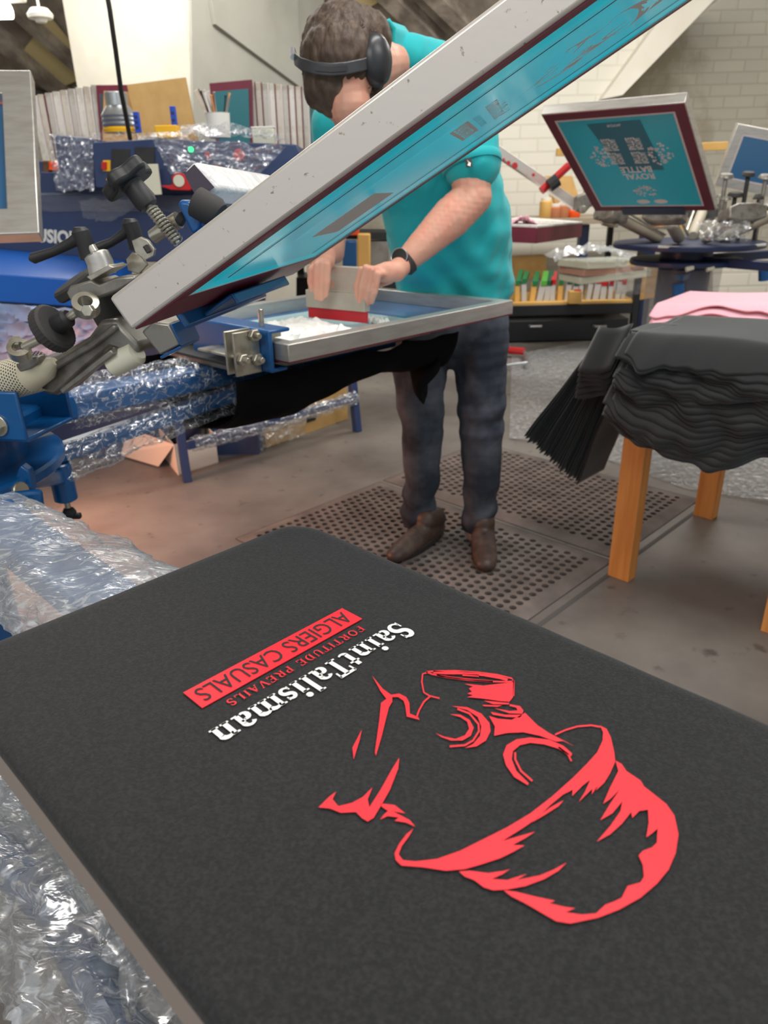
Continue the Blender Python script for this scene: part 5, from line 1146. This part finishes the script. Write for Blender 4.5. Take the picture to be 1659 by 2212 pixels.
for k in range(NS): shirt(k,NS,'folded_tshirt',M_tee2,'black t-shirt, %s in the big pile on the wooden table'%names_[k],'black t-shirts piled on the wooden table',seed=3,hump=.015,w1=.30,dt=.0052)
for k in range(5): shirt(k,5,'folded_tshirt',M_pink,'pale pink t-shirt, %s in the pink heap behind the black pile'%['bottom','second from the bottom','middle','second from the top','topmost'][k],'pink t-shirts behind the black pile',s0=-.20,s1=.7,w1=.26,z0=TZ+.045,dt=.015,seed=40,hang=0,front=.05,step=.010,wb=.58,th=.006,hump=.05)
# =============== SECOND PRESS BEHIND ===============
CB=V(1.73,4.27,0); zU=D(1490,521,4.27).z; zL=D(1490,553,4.27).z; M_col=M_navy2
pr2=thing('screen_printing_press','dark blue rotary press with many silver arms at the back right','printing press',CB)
MB().disc(CB+V(0,0,zU-.03),(0,0,1),.40,.028,48).build('upper_turntable',M_col,pr2)
MB().disc(CB+V(0,0,zL-.04),(0,0,1),.30,.03,48).build('lower_turntable',M_col,pr2)
MB().disc(CB,(0,0,1),.14,zU-.03,32).build('column',M_col,pr2)
MB().path([CB+V(-.02,0,.02),CB+V(0,0,.3),CB+V(0,0,zL-.06)],[.22,.19,.20],24).build('film_cover',M_film3,pr2)
M_dusty=mat('dusty_cream_arm',(176,168,150),.6)
for k,a in enumerate((-127.7,-172,-82,172,142,-38,8,60)):
    d_=az(a); n_=az(a+90); b=CB+d_*.16+V(0,0,zU+.02); e_=CB+d_*.44+V(0,0,zU+.15)
    arm=MB().path([b,b.lerp(e_,.08),b.lerp(e_,.92),e_],[.024,.032,.030,.018],12).build('spring_arm',M_dusty,pr2)
    m=MB(); M=along(e_-(e_-b).normalized()*.03,d_+V(0,0,.3)); m.prism([(-.10,-.03),(-.04,-.045),(.04,-.045),(.10,-.03),(.10,.02),(.05,.04),(-.05,.04),(-.10,.02)],.10,M); m.build('arm_casting',M_cast,arm,bevel=.008)
    for sgn in (-1,1):
        c_=e_+n_*.085*sgn-V(0,0,.01); MB().path([c_,c_+V(0,0,.07)],.007,8).disc(c_+V(0,0,.075),(0,0,1),.026,.016,18,r2=.022).build('grip_knob',M_blackr if sgn>0 else M_cast,arm)
    c_=e_+d_*.02-V(0,0,.05); MB().path([c_-n_*.07,c_-n_*.06,c_+n_*.06,c_+n_*.07],[.008,.014,.014,.008],12).build('cross_roller',M_zinc,arm)
    MB().path([b+n_*.04+V(0,0,.02),e_+n_*.045+V(0,0,.03)],.007,8).build('link_rod',M_zinc,arm)
for a in (-60,20): beam(MB(),CB+az(a)*.1+V(0,0,zL-.02),CB+az(a)*.62+V(0,0,zL-.02),.06,.045).build('platen_arm',M_col,pr2,bevel=.004)
for px,y0,y1 in ((1466,612,640),(1652,570,605)): MB().path([D(px,y0,4.1),D(px,y1,4.1)],.032,14).build('levelling_post',M_blue,pr2)
beam(MB(),D(1466,600,4.1),D(1500,590,4.2),.05,.03).build('post_bracket',M_blue,pr2)
m=MB(); m.grid(lambda u,v:D(1510+110*u,478+40*v,3.72)+V(0,.06*noise.noise(V(u*6,v*5,3)),.03*noise.noise(V(u*9,v*9,5))),30,16); m.build('film_scrap',M_film2,pr2,smooth=60)
for q0,q1 in (((1422,533),(1492,536)),((1585,536),(1655,528))): beam(MB(),D(*q0,3.95),D(*q1,3.95),.012,.012).build('white_lever',M_wht,pr2,bevel=.003)
for px in (1488,1532): MB().path([D(px-6,582,3.98),D(px+10,578,3.98)],[.014,.011],10).build('cream_knob',M_cream,pr2)
for px,py,r_,m_ in ((1568,384,.040,M_cast),(1616,380,.036,M_blackr),(1654,386,.040,M_cast),(1588,424,.042,M_blackr),(1640,452,.036,M_blackr)):
    c_=D(px,py,4.25); MB().path([V(c_.x,c_.y,zU),c_],.012,8).disc(c_,(0,-.2,1),r_,.02,18,r2=r_*.85).build('grip_knob',m_,pr2)
def facing_screen(name,label,px4,y4,th,tape,mesh,group=None,tw=.07,alm=None,P4=None):
    P4=P4 or [D(a,b,y) for (a,b),y in zip(px4,y4)]    # TL TR BR BL
    xd_=(P4[2]-P4[3]); w_=xd_.length; xn=xd_.normalized(); yd2=(P4[0]-P4[3]); yn=(yd2-xn*yd2.dot(xn)).normalized(); l=yd2.length; zn=xn.cross(yn)
    M=basis(P4[3],xn,yn,zn)      # zn faces camera
    t=thing(name,label,'printing screen',P4[3],group=group)
    MB().ring(0,0,w_,l,.038,-th,-.001,M).build('frame',alm or M_alu,t,bevel=.003); MB().ring(.004,.004,w_-.004,l-.004,tw,-.0005,.001,M).build('edge_tape',tape,t,smooth=0)
    MB().ring(tw,tw,w_-tw,l-tw,.008,-.0006,.0014,M).build('glue_line',M_edge,t,smooth=0)
    me=MB().box((w_/2,l/2,0),(w_-2*tw-.014,l-2*tw-.014,.001),M).build('mesh',mesh,t,smooth=0)
    return t,M,w_,l,me
t,M2,w2,l2,me2=facing_screen('printing_screen','maroon taped teal screen with reversed BATTLE ROYAL lettering, tilted up at the right',None,None,.042,M_maroon,M_emul2,tw=.045,P4=[V(.69,3.39,1.47),V(1.15,3.04,1.47),V(1.56,3.58,1.08),V(1.10,3.93,1.08)])
def onscreen(x,y,z=.0018): return M2@V(x*w2,y*l2,z)
m=MB()
put_text(m,'ROYAL',lambda x,y:onscreen(.63-.24*x,.42-.06*y),.03); put_text(m,'BATTLE',lambda x,y:onscreen(.63-.24*x,.49-.06*y),.03)
m.build('reversed_lettering',M_open,me2,smooth=0)
m=MB(); 
for (cx_,sg) in ((.42,1),(.60,-1)):
    for i,tx in enumerate(('BATTLE','ROYAL')):
        for r_ in range(2): put_text(m,tx,lambda x,y:onscreen(cx_-.075+.055*i+.05*y+.0+.0*r_,.52+.13*r_+.11*x),.03)
m.build('sideways_lettering',M_open,me2,smooth=0)
def speck(mb,cx_,cy,rx,ry,n,seed):
    q=random.Random(seed)
    for k in range(n):
        a=q.uniform(0,2*PI); d=q.random()**.5; x=cx_+rx*d*math.cos(a); y=cy+ry*d*math.sin(a); s=q.uniform(.006,.014)
        pts=[onscreen(x+s*math.cos(2*PI*j/6+a)*q.uniform(.5,1.2),y+s*math.sin(2*PI*j/6+a)*q.uniform(.5,1.2)) for j in range(6)]; mb.add(pts,[tuple(range(6))])
m=MB(); speck(m,.30,.60,.09,.10,60,1); speck(m,.73,.60,.09,.10,60,2); speck(m,.51,.235,.10,.055,50,3); m.build('ornament_specks',M_open,me2,smooth=0)
m=MB(); put_text(m,'ROYAL',lambda x,y:onscreen(.44+.10*x,.88-.02*y),.02); m.build('small_lettering',M_open,me2,smooth=0)
m=MB()
for x_ in (.46,.60): m.add([onscreen(x_+.055*math.cos(q*PI/8),.115+.024*math.sin(q*PI/8)) for q in range(16)],[tuple(range(16))])
m.build('oval_opening',M_open,me2,smooth=0)
m=MB(); m.add([onscreen(a,b,.0016) for a,b in ((.30,.995-.10),(.68,.90),(.72,.45),(.40,.45))],[(0,1,2,3)]); m.build('film_strip',mat('darker_teal_film',(14,112,136),.3),me2,smooth=0)
m=MB(); m.slab([M2@V(a,b,.004) for a,b in ((.14,-.03),(.44,-.03),(.44,.035),(.14,.035))],M2.to_3x3()@V(0,0,-.06)); m.build('screen_clamp',M_navy2,pr2)
facing_screen('printing_screen','blue meshed screen with pink marks, cut by the right edge of the picture',((1600,268),(1840,240),(1900,470),(1545,400)),(4.95,4.75,4.8,5.0),.07,M_alu,M_emulb,tw=.05)
facing_screen('printing_screen','narrow silver screen leaning behind the maroon taped teal screen',((1148,284),(1290,284),(1400,452),(1262,440)),(4.8,4.8,4.6,4.6),.03,M_alu,M_emulb,tw=.05)
t=thing('wooden_rail','pale wooden rail crossing behind the raised screens at the right, on two posts','rail',D(1380,400,5.5))
ra,rb=D(1202,329,5.5),D(1570,315,5.5); beam(MB(),ra,rb,.03,.05).build('rail',M_pine,t,bevel=.002)
for f_ in (.80,): q=ra.lerp(rb,f_); MB().slab([V(q.x-.02,q.y+.02,0),V(q.x+.02,q.y+.02,0),V(q.x+.02,q.y+.06,0),V(q.x-.02,q.y+.06,0)],(0,0,q.z)).build('post',M_pine,t)
# splattered bar leaning left of the teal screen
t=thing('support_bar','paint-splattered silver bar sloping down beside the man\'s elbow, with red handled clamp','bar',D(1240,440,4.6))
beam(MB(),D(1050,310,4.5),D(1248,446,4.6),.06,.05).build('bar',M_aluR,t,bevel=.002)
for a,b_,r_ in ((1098,352,.012),(1112,358,.018),(1088,345,.008),(1152,378,.010)): MB().disc(D(a,b_,4.46),(.2,-1,.2),r_,.004,7).build('paint_splatter',M_redp,t)
m=MB(); m.path([D(1170,412,4.4),D(1228,358,4.45)],.022,10); m.build('clamp_handle',M_redp,t); m=MB(); m.path([D(1186,402,4.38),D(1205,388,4.38)],.035,10); m.build('clamp_jaw',M_blackp,t)
t=thing('cast_bracket','grey cast bracket at the lower end of the splattered bar','bracket',D(1262,450,4.6)); MB().slab([D(a,b_,4.5) for a,b_ in ((1246,425),(1272,415),(1282,440),(1262,462),(1244,455))],(0,.08,0)).build('bracket',M_cast,t,bevel=.006); MB().disc(D(1258,452,4.49),(0,-1,0),.02,.012,14).build('bolt',M_zinc,t)
# red platen with a pink shirt edge, and the bench behind
zr=D(1180,500,4.6)
t=thing('taped_screen','deep maroon sided screen lying flat to the right of the man\'s waist','printing screen',zr)
m=MB(); m.slab([D(a,b_,y) for a,b_,y in ((1040,516,4.5),(1158,526,4.3),(1256,512,4.9),(1256,482,4.9),(1158,493,4.3),(1040,488,4.5))],(0,.001,0)); 
q=[D(1040,520,4.4),D(1158,526,4.3),D(1256,512,4.9),D(1120,500,5.1)]; m=MB(); m.slab(q,(0,0,.085)); m.build('sides',M_maroon,t,bevel=.002); m=MB(); m.slab([p+V(0,0,.086) for p in q],(0,0,.006)); m.build('top_film',M_film2,t)
m=MB(); m.slab([p+V(0,0,.080) for p in q],(0,0,.010)); m.build('white_top',M_wht,t)
single(organic_like(D(1128,484,4.45)) if False else MB().grid(lambda u,v:D(1100+62*u,488,4.42)+V(0,.12*v,.05*math.sin(PI*u)*(1-.6*v)+.02*noise.noise(V(u*9,v*6,1))),24,10),'pink_cloth',M_pink,'scrap of pink cloth on the flat maroon screen by the man\'s waist','cloth',solid=.004)
# shelf bench with squeegees
yb=6.3
bn=thing('squeegee_rack','black steel rack with wooden shelf of squeegees and a low drawer','rack',D(1230,690,yb))
zs=D(1240,655,yb).z; L0=D(1040,655,yb).x; L1=D(1368,655,yb).x
yf0=6.25
MB().slab([V(L0,yf0,zs),V(L1,yf0,zs),V(L1,yf0+.9,zs),V(L0,yf0+.9,zs)],(0,0,.02)).build('shelf_board',M_pine,bn)
MB().slab([V(L0,yf0-.02,zs-.085),V(L1,yf0-.02,zs-.085),V(L1,yf0-.02,zs),V(L0,yf0-.02,zs)],(0,.03,0)).build('front_rail',M_steelb,bn,bevel=.003)
for x in (L0,L1): MB().box((x,yf0,.45),(.05,.05,.9)).build('post',M_steelb,bn,bevel=.003)
for x in (L0,L1): MB().box((x,yf0+.9,.45),(.05,.05,.9)).build('post',M_steelb,bn,bevel=.003)
dw=MB(); dw.slab([D(1030,683,6.7),D(1296,700,5.9),D(1296,722,5.9),D(1030,690,6.7)],(0,.1,0))
zd_=.0
o=MB().slab([V(L0-.1,yf0-.12,.01),V(L1-.08,yf0-.12,.01),V(L1-.08,yf0+.7,.01),V(L0-.1,yf0+.7,.01)],(0,0,.17)).build('drawer',M_steelb,bn,bevel=.004)
for px in (1156,1295): 
    c_=D(px,704,yf0-.14); MB().path([c_+V(-.05,0,0),c_+V(-.045,-.03,0),c_+V(.045,-.03,0),c_+V(.05,0,0)],.012,8).build('drawer_handle',M_tin,o)
MB().slab([V(L1+.02,yf0,zs+.02),V(L1+.40,yf0+.25,zs+.02),V(L1+.40,yf0+.25,zs+.36),V(L1+.02,yf0,zs+.36)],(0,.02,0)).build('side_board',M_mdf,bn)
MB().slab([D(1040,560,6.9),D(1180,553,6.9),D(1180,600,6.9),D(1040,610,6.9)],(0,.2,0)).build('back_carton',M_card,bn)
# squeegees standing in a row on the shelf
specs=[]
x=1104; k=0
cols_=[('green',M_green),('green',mat('light_green_rubber',(84,160,60),.5)),('dark green',mat('dark_green_rubber',(20,84,56),.5)),('red',M_redw),('crimson',mat('crimson_rubber',(150,26,48),.5))]
order=[0,0,0,1,2,3,0,2,2,2,3,3,3,4,3,3]
ordn=['first','second','third','fourth','fifth','sixth','seventh','eighth','ninth','tenth','eleventh','twelfth','thirteenth','fourteenth','fifteenth','sixteenth']
for k,oi in enumerate(order):
    nmc,mm_=cols_[oi]; w_=.055; x0=D(1112+15.4*k,650,yf0+.05).x; tl=.06+.02*(k%3); t=thing('stored_squeegee','%s bladed squeegee, %s from the left on the rack shelf'%(nmc,ordn[k]),'squeegee',(x0,yf0+.08,zs+.02),group='squeegees on the rack shelf')
    sh=.35*(.2+.02*k); b0_=V(x0,yf0+.08,zs+.02); 
    hm_=M_pine if (k in (0,2,6)) else M_clear
    w_=.036+.018*R.random(); ln_=R.uniform(-.012,.03); b0_=b0_+V(R.uniform(0,.012),0,0); hz_=R.uniform(.14,.18)
    MB().slab([b0_,b0_+V(w_,0,0),b0_+V(w_+ln_,0,hz_),b0_+V(ln_,0,hz_)],(0,.035,0)).build('handle',hm_,t,bevel=.003)
    MB().slab([b0_+V(ln_,-.004,hz_-.03),b0_+V(w_+ln_,-.004,hz_-.03),b0_+V(w_+ln_+.002,-.004,hz_+.012),b0_+V(ln_+.002,-.004,hz_+.012)],(.10,.40,.02+.03*R.random())).build('blade',mm_,t,bevel=.002)
c_=D(1240,655,yf0-.04); t=thing('wood_block','small pale wooden block on the front edge of the squeegee shelf','block',c_); MB().box(c_+V(0,0,.05),(.10,.08,.10)).build('block',M_pine,t,bevel=.003); MB().box(c_+V(.02,0,.104),(.05,.05,.01)).build('red_tag',M_redp,t)
# stacked wrapped screens behind
for k,(px,py,w_,lab) in enumerate(((1305,594,.60,'bottom'),(1298,581,.55,'second from the bottom'),(1300,568,.58,'topmost'))):
    c_=D(px,py,5.9); t=thing('wrapped_board','pale film-wrapped board, %s of the stack above the squeegees'%lab,'board',c_,group='wrapped boards above the squeegees'); MB().box((0,0,0),(w_,.35,.05),Matrix.Translation(c_)@Matrix.Rotation(.25+.1*k,4,'Z')@Matrix.Rotation(-.05+.04*k,4,'Y')).build('board',M_cream if k!=1 else mat('pinkish_board',(196,150,130),.6),t,bevel=.006); MB().box((0,0,.028),(w_*1.02,.36,.006),Matrix.Translation(c_)@Matrix.Rotation(.25+.1*k,4,'Z')@Matrix.Rotation(-.05+.04*k,4,'Y')).build('film',M_film2,t)
m=MB(); A_,B_=D(1200,560,5.6),D(1420,575,5.6); m.grid(lambda u,v:A_.lerp(B_,u)+V(0,.4*v,.09*math.sin(PI*u)+.05*noise.noise(V(u*12,v*8,2))),50,20); single(m,'film_heap',M_film2,'heap of clear crumpled film lying over the boards below the second press','plastic film')
m=MB(); m.grid(lambda u,v:D(1330+100*u,560+75*v,5.0)+V(0,.08*noise.noise(V(u*6,v*6,3)),.02*noise.noise(V(u*9,v*9,5))),30,24); m.build('hanging_bag',M_film3,pr2,smooth=60)
t=thing('spray_gun','small yellow tool with grey nozzle lying by the wrapped boards','tool',D(1385,564,5.8)); MB().path([D(1358,572,5.8),D(1372,566,5.8),D(1402,563,5.8)],[.02,.028,.016],10).build('body',M_yellow,t); MB().path([D(1362,570,5.8),D(1356,584,5.8)],.014,8).build('nozzle',M_cast,t)
# bench at the wall with jars
t=thing('wall_bench','long bench top along the brick pier behind the man','bench',D(1200,478,7.0)); za=D(1200,470,6.7).z
MB().slab([V(D(1060,470,6.7).x,6.55,za),V(D(1420,470,6.7).x,6.55,za),V(D(1420,470,6.7).x,7.3,za),V(D(1060,470,6.7).x,7.3,za)],(0,0,-.05)).build('bench_top',mat('worn_bench',(150,136,116),.7),t,bevel=.004)
for px in (1262,1410): MB().box((D(px,480,6.7).x,6.7,za/2-.03),(.08,.08,za-.06)).build('leg',M_navy2,t)
for i,(px,m_,lab,hh) in enumerate(((1178,M_pine,'pale wooden pot on the wall bench, left of the glass jars',.13),(1198,mat('amber_jar',(188,120,84),.3),'amber jar on the wall bench, beside the wooden pot',.08),(1216,MATS['amber_jar'],'amber jar on the wall bench, right of the other amber jar',.09),(1240,M_orange,'small orange-red pot on the wall bench near the bracket',.05))):
    c_=D(px,463,6.62); c_=V(c_.x,6.62,za); t=thing('bench_pot',lab,'pot',c_,group='pots on the wall bench'); MB().lathe([(.045,0),(.052,.01),(.052,hh),(.040,hh+.01)],Matrix.Translation(c_)).build('pot',m_,t); MB().lathe([(.042,hh+.01),(.044,hh+.03),(.03,hh+.032)],Matrix.Translation(c_)).build('lid',M_wht,t)
t=thing('cardboard_sheet','brown cardboard sheet leaning on the pier behind the narrow silver screen','cardboard',D(1220,450,6.8)); MB().slab([D(a,b_,6.8) for a,b_ in ((1178,380),(1236,380),(1262,462),(1196,462))],(0,.02,0)).build('sheet',M_card,t); MB().slab([D(a,b_,6.79) for a,b_ in ((1186,388),(1196,388),(1214,462),(1204,462))],(0,.004,0)).build('fold',M_mdf,t)
# shelf bits seen between the man's arms
t=thing('back_shelf','dark shelf with orange and blue items seen between the man\'s arms','shelf',D(780,560,5.2))
MB().slab([D(a,b_,5.4) for a,b_ in ((640,500),(1075,505),(1075,522),(640,515))],(0,.5,0)).build('shelf_board',M_steelb,t); fbox(745,485,775,508,5.35,.2).build('orange_box',M_orange,t); fbox(740,520,770,600,5.3,.1).build('blue_bottle',M_blue,t,bevel=.01); fbox(772,505,800,600,5.3,.1).build('pale_tube',M_pine,t,bevel=.01); fbox(800,522,840,610,5.38,.2).build('grey_tubes',M_alum,t)
fbox(640,600,1075,640,5.4,.4).build('lower_board',M_steelb,t)
for x in (D(645,560,5.6).x,D(1070,560,5.6).x): MB().box((x,5.7,.45),(.05,.05,.9)).build('post',M_steelb,t)
t=thing('side_shelf','tall rack end with an orange box, right of the man\'s sleeve','shelf',D(1075,400,6.6)); fbox(1062,330,1080,350,6.5,.2).build('orange_box',M_orange,t); fbox(1064,352,1080,430,6.55,.2).build('dark_box',M_steelb,t); fbox(1056,350,1084,354,6.5,.3).build('shelf_board',M_alum,t); MB().box((D(1070,440,6.7).x,6.75,.55),(.05,.1,1.1)).build('post',M_steelb,t)
# carton under the second press at the right
t=thing('white_cabinet','cream painted brick plinth at the foot of the back right wall','plinth',D(1600,640,6.0)); fbox(1540,560,1760,650,6.6,.5).build('plinth',M_brick,t); fbox(1536,556,1764,562,6.58,.55).build('plinth_top',M_plas,t)
t=thing('pallet_jack','red handled jack lying on the grey floor right of the man\'s legs','jack',G(1110,775)); 
MB().path([G(1092,770)+V(0,0,.05),G(1132,774)+V(0,0,.05)],.028,8).build('red_body',M_redp,t); MB().path([G(1132,774)+V(0,0,.05),G(1137,800)+V(0,0,.05),G(1092,800)+V(0,0,.03)],.014,8).build('steel_fork',M_tin,t)
